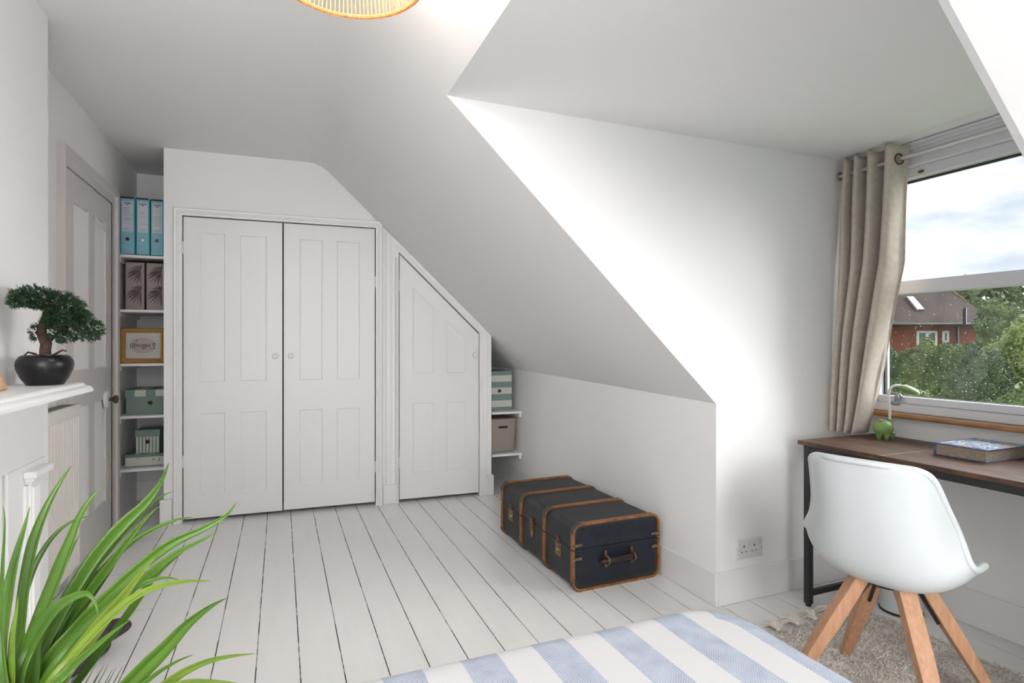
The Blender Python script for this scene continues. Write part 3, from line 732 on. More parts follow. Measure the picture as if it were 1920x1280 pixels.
# ---------------------------------------------------------------- desk
def deskmat():
    m = bpy.data.materials.new('rustic_wood'); m.use_nodes = True; nt = m.node_tree; b = nt.nodes['Principled BSDF']
    tc = N(nt, 'ShaderNodeTexCoord'); mp = N(nt, 'ShaderNodeMapping'); mp.inputs['Scale'].default_value = (9, 1.6, 9)
    n1 = N(nt, 'ShaderNodeTexNoise'); n1.inputs['Scale'].default_value = 3.2; n1.inputs['Detail'].default_value = 6; n1.inputs['Roughness'].default_value = .62; n1.inputs['Distortion'].default_value = .7
    r = N(nt, 'ShaderNodeValToRGB'); r.color_ramp.elements[0].position = .32; r.color_ramp.elements[0].color = (.022, .012, .008, 1)
    r.color_ramp.elements[1].position = .72; r.color_ramp.elements[1].color = (.165, .070, .032, 1); q = r.color_ramp.elements.new(.5); q.color = (.078, .034, .018, 1)
    nt.links.new(tc.outputs['Object'], mp.inputs[0]); nt.links.new(mp.outputs[0], n1.inputs['Vector']); nt.links.new(n1.outputs['Fac'], r.inputs[0]); nt.links.new(r.outputs[0], b.inputs['Base Color'])
    b.inputs['Roughness'].default_value = .45; return m
M['desk'] = deskmat()
DX0, DX1, DY0, DY1, DZ = 2.150, 2.655, .68, 1.868, .742
t = thing('desk', 'rustic brown wood desk with black metal frame under the window', 'desk', ((DX0+DX1)/2, (DY0+DY1)/2, 0))
oX, oY = (DX0+DX1)/2, (DY0+DY1)/2
def dl(x, y, z): return (x-oX, y-oY, z)
mb = MB(); mb.box(dl(DX0, DY0, DZ-.018), dl(DX1, 1.489, DZ)); mb.box(dl(DX0, 1.491, DZ-.018), dl(DX1, DY1, DZ)); mb.build('desktop', M['desk'], t, bevel=.0015)
q = .028
for x in (DX0+.028, DX1-.05):
    for y in (DY0+.03, DY1-.008-q):
        mb = MB(); mb.box(dl(x, y, .012), dl(x+q, y+q, DZ-.018)); l_ = mb.build('leg', M['black'], t, bevel=.002)
        mb = MB(); mb.lathe([(.010, 0), (.013, .004), (.012, .012)], dl(x+q/2, y+q/2, 0), 14); mb.build('foot', M['black'], l_)
for y in (DY0+.03, DY1-.008-q):
    mb = MB(); mb.box(dl(DX0+.028+q, y+.004, .045), dl(DX1-.05, y+q-.004, .07)); mb.build('side_rail', M['black'], t, bevel=.002)
    mb = MB(); mb.box(dl(DX0+.028+q, y+.004, DZ-.045), dl(DX1-.05, y+q-.004, DZ-.018)); mb.build('side_rail', M['black'], t, bevel=.002)
for x in (DX0+.028, DX1-.05):
    mb = MB(); mb.box(dl(x, DY0+.03+q, DZ-.050), dl(x+q, DY1-.008-q, DZ-.018)); mb.build('long_rail', M['black'], t, bevel=.002)
    mb = MB(); mb.tube([dl(x+q/2, DY1-.02-q, DZ-.17), dl(x+q/2, DY1-.185, DZ-.045)], .0085, 8); mb.build('brace', M['black'], t)
    mb = MB(); mb.tube([dl(x+q/2, DY0+.05+q, DZ-.17), dl(x+q/2, DY0+.2, DZ-.045)], .0085, 8); mb.build('brace', M['black'], t)

# desk lamp
M['green'] = mat('green_plastic', (.22, .36, .12), .42); M['palegreen'] = mat('pale_green_top', (.50, .64, .40), .4); M['orange'] = mat('orange_star', (.60, .20, .04), .5); M['cable'] = mat('white_rubber', (.72, .70, .68), .5)
t = thing('desk_lamp', 'small green animal-shaped desk lamp with a white bendy neck, on the desk corner', 'desk lamp', (2.55, 1.752, DZ), -YAW)
# local x = image right, local y = away
mb = MB(); mb.ell((0, 0, .048), (.043, .038, .037), 28, 16); mb.lathe([(.014, .06), (.011, .075), (.009, .088)], (.030, 0, 0), 14)
bd = mb.build('body', M['green'], t, smooth=True, normals=False)
for x, y in ((-.028, -.014), (-.002, -.028), (.028, -.017), (.0, .024)):
    mb = MB(); mb.lathe([(.006, 0), (.010, .008), (.014, .026)], (x, y, 0), 12); mb.build('foot', M['green'], t, smooth=True)
mb = MB(); mb.ell((-.014, -.004, .083), (.012, .012, .006), 12, 6); mb.build('star_button', M['orange'], t, smooth=True)
pts = [(.030, 0, .085), (.031, 0, .12), (.026, 0, .17), (.025, 0, .205), (.030, 0, .225), (.042, 0, .238), (.06, 0, .243), (.078, 0, .241)]
mb = MB(); mb.tube(pts, .0055, 12); mb.build('neck', M['cable'], t, smooth=True)
mb = MB(); rt = Matrix.Rotation(.33, 3, 'Y'); mb.ell((.118, 0, .2205), (.050, .026, .0165), 24, 12, rt); hd = mb.build('lamp_head', M['green'], t, smooth=True, normals=False)
mb = MB(); mb.ell((.116, 0, .2295), (.039, .022, .0105), 20, 10, rt); mb.build('head_top', M['palegreen'], hd, smooth=True, normals=False)
mb = MB(); mb.ell((.104, 0, .242), (.010, .009, .004), 10, 6, rt); mb.build('star', M['orange'], hd, smooth=True)

# book
def bookmat():
    m = bpy.data.materials.new('mosaic_cover'); m.use_nodes = True; nt = m.node_tree; b = nt.nodes['Principled BSDF']
    tc = N(nt, 'ShaderNodeTexCoord'); v = N(nt, 'ShaderNodeTexVoronoi'); v.inputs['Scale'].default_value = 130
    r = N(nt, 'ShaderNodeValToRGB'); r.color_ramp.interpolation = 'CONSTANT'
    els = [(0, (.03, .06, .22)), (.22, (.10, .22, .50)), (.42, (.55, .68, .80)), (.72, (.75, .78, .80))]
    r.color_ramp.elements[0].color = (*els[0][1], 1); r.color_ramp.elements[1].position = els[1][0]; r.color_ramp.elements[1].color = (*els[1][1], 1)
    for p, c in els[2:]: q = r.color_ramp.elements.new(p); q.color = (*c, 1)
    sx = N(nt, 'ShaderNodeSeparateColor'); nt.links.new(tc.outputs['Object'], v.inputs['Vector']); nt.links.new(v.outputs['Color'], sx.inputs[0]); nt.links.new(sx.outputs[0], r.inputs[0])
    n = N(nt, 'ShaderNodeTexNoise'); n.inputs['Scale'].default_value = 13; nt.links.new(tc.outputs['Object'], n.inputs['Vector'])
    r2 = N(nt, 'ShaderNodeValToRGB'); r2.color_ramp.elements[0].position = .60; r2.color_ramp.elements[0].color = (0,0,0,1); r2.color_ramp.elements[1].position = .64; nt.links.new(n.outputs['Fac'], r2.inputs[0])
    mx = N(nt, 'ShaderNodeMix', data_type='RGBA'); mx.inputs[7].default_value = (.62, .36, .04, 1); ml = N(nt, 'ShaderNodeMath', operation='MULTIPLY'); nt.links.new(r2.outputs[0], ml.inputs[0]); nt.links.new(sx.outputs[1], ml.inputs[1])
    nt.links.new(ml.outputs[0], mx.inputs[0]); nt.links.new(r.outputs[0], mx.inputs[6]); nt.links.new(mx.outputs[2], b.inputs['Base Color']); b.inputs['Roughness'].default_value = .35; return m
M['mosaic'] = bookmat(); M['cover'] = mat('navy_cover', (.03, .045, .14), .4, col2=(.12, .17, .33), vscale=60); M['pages'] = mat('page_edges', (.40, .33, .27), .8, col2=(.25, .20, .16), vscale=40, stretch=(1, 1, 14))
BA, BB, BC = Vector((2.352, 1.425)), Vector((2.371, 1.252)), Vector((2.640, 1.262))
t = thing('book', 'thick hardback book with blue mosaic cover lying flat on the desk', 'book', (2.3705, 1.247, DZ), -.0)
w, d_, h = .262, .178, .047
mb = MB(); mb.box((0, 0, 0), (w, d_, .0035)); mb.box((0, 0, h-.0035), (w, d_, h)); mb.box((0, d_-.004, 0), (w, d_+.003, h)); cv = mb.build('cover', M['cover'], t, bevel=.001)
mb = MB(); mb.box((.022, .004, h), (w-.004, d_-.006, h+.0004)); mb.build('cover_picture', M['mosaic'], cv)
mb = MB(); mb.box((.004, .005, .0035), (w-.006, d_-.004, h-.0035)); mb.build('pages', M['pages'], t)

# ---------------------------------------------------------------- chair
CH = (1.79, 1.20); CHA = math.radians(-76)      # local +y (front) turned towards the window
t = thing('chair', 'white moulded shell chair with four splayed beech legs at the desk', 'chair', (CH[0], CH[1], .018), CHA)
KS = [ # f, z, halfwidth, lift, forward
 (.185, .430, .155, .010, -.055), (.175, .447, .175, .018, -.045), (.12, .445, .205, .045, 0), (.05, .430, .235, .085, 0), (-.05, .424, .242, .100, .01),
 (-.13, .434, .244, .105, .05), (-.185, .475, .236, .085, .09), (-.215, .545, .222, .05, .125), (-.235, .63, .207, .02, .13), (-.252, .71, .193, .0, .115), (-.264, .77, .181, -.002, .095), (-.270, .797, .172, -.004, .08), (-.273, .811, .158, -.006, .068), (-.275, .819, .138, -.007, .055), (-.276, .822, .112, -.007, .04)]
def kl(i, s):
    x = s*(len(KS)-1); a = int(min(x, len(KS)-2)); f_ = x-a
    p0, p1, p2, p3 = (KS[max(a-1, 0)][i], KS[a][i], KS[a+1][i], KS[min(a+2, len(KS)-1)][i])
    return .5*((2*p1)+(-p0+p2)*f_+(2*p0-5*p1+4*p2-p3)*f_*f_+(-p0+3*p1-3*p2+p3)*f_**3)
def shell(u, v, out=0):
    tt = 2*u-1; f_, z, hw, li, fw = (kl(i, v) for i in range(5))
    a = abs(tt)
    x = hw*.93*tt*(1-.10*a**4)/.9
    return Vector((x, f_+fw*a**2.6, z+li*a**2.8))
mb = MB(); mb.grid(shell, 41, 56)
sh = mb.build('shell', M['white_pl'], t, smooth=True, solid=.006, angle=85)
rim = [shell(0, v/40) for v in range(0, 41)]+[shell(u/20, 1) for u in range(1, 21)]+[shell(1, 1-v/40) for v in range(1, 41)]+[shell(1-u/20, 0) for u in range(1, 20)]
mb = MB(); mb.tube(rim, .0098, 10, closed=True); mb.build('rim', M['white_pl'], sh, smooth=True)
M['beech'] = mat('beech', (.60, .335, .20), .45, col2=(.50, .26, .145), vscale=26, stretch=(3, 3, .5))
mb = MB(); mb.lathe([(.07, .410), (.07, .422)], (0, -.02, 0), 24); mb.build('under_plate', M['black'], t)
for sx, sy_ in ((1, 1), (-1, 1), (-1, -1), (1, -1)):
    a = Vector((sx*.060, sy_*.060-.02, .428)); b = Vector((sx*.235, sy_*.230-.01, 0)); ax = (b-a).normalized()
    tang = Vector((-sy_*1.0, sx*1.0, 0)).normalized(); nrm = ax.cross(tang).normalized()
    def ring(p, wd, dp): return [p+tang*wd*i_+nrm*dp*j_ for i_, j_ in ((-1, -1), (1, -1), (1, 1), (-1, 1))]
    mb = MB(); r0, r1, r2 = ring(a, .024, .019), ring(a.lerp(b, .35), .0245, .020), ring(b, .0165, .0145)
    for p in r2: p.z = 0.001
    mb.raw(r0+r1+r2, [(3, 2, 1, 0), (8, 9, 10, 11)]+[(i, (i+1) % 4, 4+(i+1) % 4, 4+i) for i in range(4)]+[(4+i, 4+(i+1) % 4, 8+(i+1) % 4, 8+i) for i in range(4)])
    lg = mb.build('leg', M['beech'], t, bevel=.003)
    inn = Vector((-sx, -sy_, 0)).normalized()
    mb = MB(); p0, p1 = a+inn*.028, a.lerp(b, .30)+inn*.022
    for off in (-.020, .020):
        q0, q1 = p0+tang*off, p1+tang*off*.8
        mb.raw([q0+inn*.008-tang*.002, q0-inn*.03-tang*.002, q1-inn*.012-tang*.002, q0+inn*.008+tang*.002, q0-inn*.03+tang*.002, q1-inn*.012+tang*.002], [(0, 1, 2), (5, 4, 3), (0, 3, 4, 1), (1, 4, 5, 2), (2, 5, 3, 0)])
    mb.tube([p0, p1+Vector((0, 0, -.01))], .005, 8); mb.build('bracket', M['black'], t)

# ---------------------------------------------------------------- waste bin
t = thing('waste_bin', 'white cylindrical bin with black base rim under the desk', 'bin', (2.53, 1.66, 0))
mb = MB(); mb.lathe([(.078, .006), (.080, .012), (.086, .27), (.088, .272), (.088, .278), (.083, .278), (.077, .03), (.01, .03)], n=40); mb.build('drum', M['white_pl'], t, smooth=True)
mb = MB(); mb.lathe([(.078, 0), (.083, .002), (.083, .009), (.079, .011)], n=40); mb.box((-.05, -.10, .004), (-.03, -.07, .012)); mb.build('base_rim', M['black'], t, smooth=True)

# ---------------------------------------------------------------- rug
M['wool'] = mat('cream_wool', (.78, .72, .66), .95, col2=(.64, .58, .52), vscale=16, bump=.8, bscale=160, sheen=.3)
M['tassel'] = mat('tassel_cotton', (.78, .72, .63), .95)
t = thing('rug', 'shaggy cream wool rug with tassels under the desk chair', 'rug', (1.83, 1.1, 0), .05)
def rug(u, v):
    x = -.62+1.21*u; y = -.34+.95*v
    e = min(u, 1-u, v, 1-v); hgt = .022*min(1, e*22)
    n_ = noise.noise(Vector((x*9, y*9, 0)))*.006+noise.noise(Vector((x*38, y*38, 3)))*.006+noise.noise(Vector((x*95, y*95, 5)))*.004
    ex = .012*noise.noise(Vector((x*12, y*12, 9)))
    return Vector((x+ex, y+ex, max(.001, hgt+n_*(1 if e > .01 else .3))))
mb = MB(); mb.grid(rug, 210, 210); pile = mb.build('pile', M['wool'], t, smooth=True, normals=False, angle=180)
random.seed(21); mb = MB()      # tufts standing out of the pile
for i in range(9000):
    u, v = random.uniform(.3, .99), random.uniform(.25, .99); p = rug(u, v)
    a = random.uniform(0, 2*PI); l = random.uniform(.008, .018); d = Vector((math.cos(a), math.sin(a), random.uniform(.2, 1.0)))*l; s_ = Vector((-math.sin(a), math.cos(a), 0))*.0022
    mb.quad(p-s_, p+s_, p+d*.6+s_*.8+Vector((0, 0, .003)), p+d)
o = mb.build('tufts', M['wool'], t, normals=False); o['kind'] = 'stuff'
def tassel(x, y, ang, sc=1):
    mb = MB()
    for i in range(46):
        a = random.gauss(0, .40); b = random.uniform(0, .55); l = random.uniform(.055, .078)*sc
        d = Vector((math.sin(a+ang)*math.cos(b), math.cos(a+ang)*math.cos(b), math.sin(b)*.9))
        p = Vector((x, y, .012)); q = p+d*l*.55+Vector((0, 0, .006)); e_ = p+d*l; e_.z = max(.004, e_.z-.014)
        mb.tube([p, q, e_], [.002, .0026, .0014], 5)
    mb.ell((x, y, .014), (.011, .011, .010), 10, 6)
    mb.build('tassel', M['tassel'], t, normals=False)
for k in range(12): tassel(-.56+k*.107+random.uniform(-.008, .008), .615, random.uniform(-.5, .15))

# ---------------------------------------------------------------- bed
def stripemat():
    m = bpy.data.materials.new('striped_cotton'); m.use_nodes = True; nt = m.node_tree; b = nt.nodes['Principled BSDF']
    uv = N(nt, 'ShaderNodeUVMap'); sp = N(nt, 'ShaderNodeSeparateXYZ'); nt.links.new(uv.outputs[0], sp.inputs[0])
    def mth(op, a, b_=None):
        n = N(nt, 'ShaderNodeMath', operation=op)
        for i, q in enumerate((a, b_)):
            if q is None: continue
            if isinstance(q, (int, float)): n.inputs[i].default_value = q
            else: nt.links.new(q, n.inputs[i])
        return n.outputs[0]
    ed = N(nt, 'ShaderNodeTexNoise'); ed.inputs['Scale'].default_value = 300; nt.links.new(uv.outputs[0], ed.inputs['Vector'])
    x = mth('ADD', sp.outputs[0], mth('MULTIPLY', ed.outputs['Fac'], .004))
    fr = mth('FRACT', mth('DIVIDE', mth('SUBTRACT', x, .178-1.53), .153))
    stripe = mth('LESS_THAN', fr, .5)
    # twill: fine diagonal thread
    d = mth('ADD', mth('MULTIPLY', sp.outputs[0], 1050), mth('MULTIPLY', sp.outputs[1], 780)); tw = mth('GREATER_THAN', mth('SINE', d), -.35)
    w2 = mth('GREATER_THAN', mth('SINE', mth('MULTIPLY', sp.outputs[1], 1700)), -.75)
    nz = N(nt, 'ShaderNodeTexNoise'); nz.inputs['Scale'].default_value = 22; nz.inputs['Detail'].default_value = 5; nt.links.new(uv.outputs[0], nz.inputs['Vector'])
    cr = N(nt, 'ShaderNodeValToRGB'); cr.color_ramp.elements[0].position = .35; cr.color_ramp.elements[0].color = (.085, .165, .33, 1); cr.color_ramp.elements[1].position = .68; cr.color_ramp.elements[1].color = (.24, .345, .53, 1); nt.links.new(nz.outputs['Fac'], cr.inputs[0])
    mx = N(nt, 'ShaderNodeMix', data_type='RGBA'); mx.inputs[6].default_value = (.62, .62, .63, 1); nt.links.new(cr.outputs[0], mx.inputs[7])
    nt.links.new(mth('MULTIPLY', mth('MULTIPLY', stripe, tw), w2), mx.inputs[0]); nt.links.new(mx.outputs[2], b.inputs['Base Color']); b.inputs['Roughness'].default_value = .9
    bp = N(nt, 'ShaderNodeBump'); bp.inputs['Strength'].default_value = .35; bp.inputs['Distance'].default_value = .001
    nt.links.new(mth('ADD', mth('MULTIPLY', tw, .5), ed.outputs['Fac']), bp.inputs['Height']); nt.links.new(bp.outputs[0], b.inputs['Normal'])
    return m
M['stripe'] = stripemat(); M['sheet'] = mat('white_sheet', (.75, .75, .74), .9); M['bedwood'] = mat('bed_base_fabric', (.45, .42, .40), .9)
bx0, bx1, by0, by1, bz = -.36, 1.04, -.95, 1.137, .55
t = thing('bed', 'bed with blue and white striped cotton cover in the foreground', 'bed', ((bx0+bx1)/2, (by0+by1)/2, 0))
ox, oy = (bx0+bx1)/2, (by0+by1)/2
mb = MB(); mb.box((bx0+.04-ox, by0+.02-oy, .10), (bx1-.04-ox, by1-.04-oy, .28)); mb.build('base', M['bedwood'], t, bevel=.01)
mb = MB(); mb.box((bx0+.03-ox, by0+.02-oy, .281), (bx1-.035-ox, by1-.035-oy, .48)); mb.build('mattress', M['sheet'], t, bevel=.04, seg=4)
for x in (bx0+.1, bx1-.1):
    for y in (by0+.1, by1-.12):
        mb = MB(); mb.lathe([(.02, 0), (.028, .10)], (x-ox, y-oy, 0), 14); mb.build('leg', M['black'], t)
# cover: a draped sheet, parameterised so that u, v run over the cloth (metres)
dx, dy, R_, drop = (bx1-bx0), (by1-by0), .085, .30
def wrap(s, half):
    "arc-length position s from the middle -> (offset, drop below the top)"
    a = abs(s); sg = 1 if s >= 0 else -1; flat = half-R_
    if a <= flat: return sg*a, 0
    b = a-flat
    if b < R_*PI/2: th = b/R_; return sg*(flat+R_*math.sin(th)), R_*(1-math.cos(th))
    return sg*(half+.012*math.sin(b*9)), R_+(b-R_*PI/2)
def wrapc(s, half):
    return wrap(s, half)
nu, nv = 120, 150
SU, SV = dx+2*drop, dy+2*drop-.2
me = bpy.data.meshes.new('bed_cover'); vs = []; uvs = []
for j in range(nv):
    for i in range(nu):
        su = (i/(nu-1)-.5)*SU; sv = (j/(nv-1)-.5)*SV
        x, da = wrap(su, dx/2); y, db = wrap(sv, dy/2)
        dd = max(da, db) if min(da, db) < R_*.8 else math.hypot(da, db)*.85
        dd = (da**3+db**3)**(1/3) if da+db > 0 else 0
        if da > 0 and db > 0:   # round the corner in plan
            k = .35*min(da, db); x -= math.copysign(k*.35, x); y -= math.copysign(k*.35, y)
        RC = .17; qx, qy = abs(x)-(dx/2-RC), abs(y)-(dy/2-RC)     # rounded corners in plan
        if qx > 0 and qy > 0:
            l_ = math.hypot(qx, qy); m_ = max(qx, qy); x = math.copysign(dx/2-RC+qx*m_/l_, x); y = math.copysign(dy/2-RC+qy*m_/l_, y)
        z = bz-dd
        if da+db < .01: z += 0
        crown = .012*(1-(2*x/dx)**2)*(1-(2*y/dy)**2)
        z += crown+.004*noise.noise(Vector((x*4, y*4, 0)))
        vs.append((x, y, z)); uvs.append((x+ox if abs(su) < dx/2 else su+ox, sv+oy))
        uvs[-1] = (su*(1.0)+ox, sv+oy)
fs = [(j*nu+i, j*nu+i+1, (j+1)*nu+i+1, (j+1)*nu+i) for j in range(nv-1) for i in range(nu-1)]
me.from_pydata(vs, [], fs); ul = me.uv_layers.new(name='UVMap')
for lp in me.loops: ul.data[lp.index].uv = uvs[lp.vertex_index]
for p in me.polygons: p.use_smooth = True
me.materials.append(M['stripe']); o = bpy.data.objects.new('bed_cover', me); COL.objects.link(o); o.parent = t; lbl(o, 'blue and white striped cotton cover')
o.modifiers.new('s', 'SOLIDIFY').thickness = .012

# ---------------------------------------------------------------- fireplace surround
t = thing('fireplace_surround', 'white painted wooden mantelpiece with fluted pilaster on the chimney breast', 'fireplace', (XC, 1.7, 0))
def fb(mb, x0_, x1_, y0_, y1_, z0_, z1_): mb.box((x0_-XC, y0_-1.7, z0_), (x1_-XC, y1_-1.7, z1_))
mb = MB()
prof_ = [(XC, 1.04), (-.650, 1.04), (-.643, 1.036), (-.640, 1.030), (-.632, 1.029), (-.622, 1.024), (-.616, 1.017), (-.616, 1.008), (-.625, 1.006), (XC, 1.006)]
mb.prism([(p[0]-XC, p[1]) for p in prof_], 'y', .95-1.7, 2.427-1.7)
mb.build('mantel_shelf', M['gloss'], t)
mb = MB(); fb(mb, XC, -.782, 1.0, 2.50, .775, 1.006)
mb.prism([(XC-XC, 1.006), (-.70-XC, 1.006), (-.72-XC, .99), (-.76-XC, .975), (-.78-XC, .965), (XC-XC, .965)], 'y', 1.0-1.7, 2.405-1.7)
mb.build('frieze', M['gloss'], t)
mb = MB(); fb(mb, XC, -.776, 2.20, 2.50, 0, .775); mb.build('side_panel', M['gloss'], t); mb = MB(); fb(mb, XC, -.776, 1.0, 1.25, 0, .775); mb.build('side_panel', M['gloss'], t)
mb = MB(); fb(mb, -.776, -.740, 2.305, 2.46, .735, .757); fb(mb, -.776, -.750, 2.315, 2.43, .722, .735); fb(mb, -.776, -.757, 2.32, 2.42, .712, .722); mb.build('capital', M['gloss'], t, bevel=.003)
mb = MB(); fb(mb, -.776, -.762, 2.33, 2.405, 0, .712); fb(mb, -.776, -.768, 2.31, 2.43, 0, .71)
for y in (2.345, 2.365, 2.385): mb.tube([(-.762-XC, y-1.7, .02), (-.762-XC, y-1.7, .70)], .006, 8)
mb.build('pilaster', M['gloss'], t)
mb = MB()
for k in range(7): y = 2.185-.022*k; mb.tube([(-.795-XC+.004*(k % 2), y-1.7, 0), (-.795-XC+.004*(k % 2), y-1.7, .775)], .010, 8)
fb(mb, XC, -.80, 1.25, 2.20, 0, .775); mb.build('fluted_slip', M['gloss'], t, smooth=True)
mb = MB(); fb(mb, XC, -.798, 1.55, 1.95, 0, .6); mb.build('hearth_opening', M['dark'], t)

# small wooden frame on the mantel
M['pine'] = mat('pale_pine', (.62, .40, .24), .5, col2=(.50, .30, .17), vscale=30, stretch=(1, 1, 6))
t = thing('wooden_frame', 'pale wooden frame corner leaning at the left end of the mantel shelf', 'picture frame', (-.752, 2.02, 1.0405), 0, rot=(0, -.42, 0))
mb = MB(); mb.box((-.008, -.10, 0), (.008, .095, .014)); mb.box((-.008, -.10, .076), (.008, .095, .09)); mb.box((-.008, -.10, .014), (.008, -.086, .076)); mb.box((-.008, .081, .014), (.008, .095, .076)); mb.build('frame', M['pine'], t, bevel=.001)
mb = MB(); mb.box((-.002, -.086, .014), (.002, .081, .076)); mb.build('picture', M['pinkcard'], t)

# ---------------------------------------------------------------- bonsai
BO = (-.735+.012, 2.325, 1.0405)
t = thing('bonsai', 'small artificial bonsai tree in a round black pot on the mantel shelf', 'bonsai', BO, -YAW)
pk = 1.88/F     # metres per photo pixel at this distance
mb = MB(); mb.lathe([(r*.78, h_) for r, h_ in [(.001, 0), (.064, 0), (.066, .003), (.082, .022), (.096, .050), (.0995, .065), (.097, .080), (.088, .092), (.078, .0975), (.073, .098), (.071, .094), (.068, .085), (.001, .085)]], n=48); mb.build('pot', M['blackgl'], t, smooth=True)
M['pebble'] = mat('pebbles', (.50, .34, .22), .6, col2=(.30, .19, .12), vscale=60)
random.seed(4); mb = MB()
for i in range(90):
    a = random.uniform(0, 2*PI); r = .050*math.sqrt(random.random()); s_ = random.uniform(.004, .008); mb.ell((r*math.cos(a), r*math.sin(a), .088+random.uniform(0, .008)), (s_, s_*.8, s_*.65), 8, 5)
o = mb.build('pebbles', M['pebble'], t, smooth=True, normals=False)
M['bark'] = mat('bonsai_bark', (.085, .045, .035), .85, col2=(.03, .018, .015), vscale=45, bump=.6, bscale=150)
def bp_(x, y, dep=0): k = (1.88+dep)/F; return Vector(((x-960)*k-(78-960)*pk, dep, (CY-y)*k-(CY-719.6)*pk))
mb = MB()
mb.tube([bp_(78, 668), bp_(78, 655), bp_(80, 643), bp_(76, 634), bp_(71, 624), bp_(72, 612), bp_(75, 600), bp_(79, 588), bp_(82, 578), bp_(88, 572), bp_(96, 570)], [.017, .0155, .016, .0155, .014, .013, .0095, .0085, .008, .006, .003], 12)
mb.tube([bp_(72, 612), bp_(84, 612, -.01), bp_(100, 610, -.02), bp_(116, 606, -.02), bp_(130, 612, -.015), bp_(142, 622, -.01), bp_(154, 626)], [.008, .007, .006, .005, .0045, .004, .003], 10)
mb.tube([bp_(84, 640), bp_(94, 630, .0), bp_(104, 620, .01), bp_(118, 624, .02)], [.007, .005, .004, .003], 8)
mb.tube([bp_(82, 580), bp_(70, 574, .01), bp_(55, 568, .02), bp_(35, 566, .02)], [.006, .005, .004, .002], 8)
mb.tube([bp_(75, 632), bp_(66, 626, .01), bp_(60, 622, .02)], [.005, .004, .003], 8)
for s_ in (-1, 1): mb.tube([bp_(78+s_*8, 668), bp_(78+s_*20, 662), bp_(78+s_*32, 659-4*(s_ > 0)), bp_(78+s_*40, 666-9*(s_ > 0))], [.004, .004, .003, .002], 8)
mb.build('trunk', M['bark'], t, smooth=True, normals=False)
M['needle'] = mat('bonsai_foliage', (.032, .085, .032), .75, col2=(.010, .032, .013), vscale=55)
mb = MB(); random.seed(17)
pads = [(38, 552, 26, 15, .03), (62, 556, 30, 22, .035), (22, 560, 10, 14, .02), (85, 562, 26, 20, .04), (108, 570, 30, 24, .045), (128, 582, 22, 28, .045), (112, 592, 32, 20, .045), (148, 604, 22, 16, .035), (168, 616, 19, 16, .03), (160, 628, 16, 12, .03), (100, 606, 18, 12, .035), (120, 604, 24, 14, .04), (105, 625, 20, 10, .03), (118, 632, 18, 9, .03), (62, 622, 11, 15, .02), (84, 600, 10, 8, .02), (46, 562, 24, 12, .03), (140, 592, 18, 16, .04)]
for cx, cy_, rx, ry, rd_ in pads:
    for i in range(int(rx*ry*.42)+40):
        a = random.uniform(0, 2*PI); ph = math.acos(random.uniform(-1, 1)); q = random.uniform(.55, 1)
        dv = Vector((math.sin(ph)*math.cos(a), math.sin(ph)*math.sin(a), math.cos(ph)))
        p = bp_(cx, cy_, -(62-cx)*.0024 if cx < 62 else 0)+Vector((dv.x*rx*pk*q, dv.y*rd_*q, dv.z*ry*pk*q))
        dv = (dv+Vector((random.uniform(-.5, .5), random.uniform(-.5, .5), random.uniform(-.1, .7)))).normalized()
        s1 = dv.cross(Vector((random.random(), random.random(), random.random()))).normalized(); L_ = random.uniform(.008, .014)
        for k in (-1, 0, 1):
            d2 = (dv+s1*k*.65).normalized(); w_ = d2.cross(s1.cross(dv)).normalized()*.0011 if True else None
            mb.quad(p+w_, p-w_, p+d2*L_-w_*.9, p+d2*L_*1.06, p+d2*L_+w_*.9)
        s2 = dv.cross(s1)
        d2 = (dv+s2*.6).normalized(); w_ = s1*.0012; mb.quad(p+w_, p-w_, p+d2*L_*.9-w_*.8, p+d2*L_*.9+w_*.8)
mb.build('foliage', M['needle'], t, normals=False)

# ---------------------------------------------------------------- radiator
t = thing('radiator', 'cream panel radiator standing out between chimney breast and door', 'radiator', (XL, 3.03, .12))
mb = MB(); h = .765
ry0, ry1, nf = 2.745, 3.295, 16
pr_ = [(.012, ry0-3.03)]
for k in range(nf):
    y = ry0-3.03+.02+(ry1-ry0-.04)*k/(nf-1)
    pr_ += [(.097, y-.010), (.104, y-.006), (.104, y+.006), (.097, y+.010)]
P = [(.08, ry0-3.03), (.097, ry0-3.028)]+pr_[1:]+[(.097, ry1-3.032), (.08, ry1-3.03)]
mb.prism([(p[0], p[1]) for p in P], 'z', .035, h-.055)
mb.box((.078, ry0-3.03, 0), (.099, ry1-3.03, .036)); mb.box((.078, ry0-3.03, h-.056), (.099, ry1-3.03, h-.012))
mb.build('front_panel', M['rad'], t)
mb = MB(); mb.box((.022, ry0-3.03, .02), (.04, ry1-3.03, h-.02)); mb.build('back_panel', M['rad'], t)
mb = MB(); mb.box((.018, ry0-3.03-.002, h-.014), (.102, ry1-3.03+.002, h)); mb.mi = 1
for k in range(28): y = ry0-3.03+.02+k*.019; mb.box((.03, y, h+.0002), (.085, y+.008, h+.0006))
mb.build('top_grille', [M['rad'], M['dark']], t)
mb = MB(); mb.box((.02, ry1-3.03-.002, .01), (.10, ry1-3.03+.003, h-.01)); mb.build('end_panel', M['rad'], t)
mb = MB(); mb.tube([(.06, ry1-3.05, .0), (.06, ry1-3.05, -.12)], .009, 12); mb.lathe([(.012, -.05), (.015, -.045), (.015, -.015), (.012, -.01)], (.06, ry1-3.05, 0), 14); mb.build('valve_pipe', M['white_pl'], t, smooth=True)
skirt('baseboard_left', [((XL, 2.71), (XL+.016, 3.32), .12, 0)])

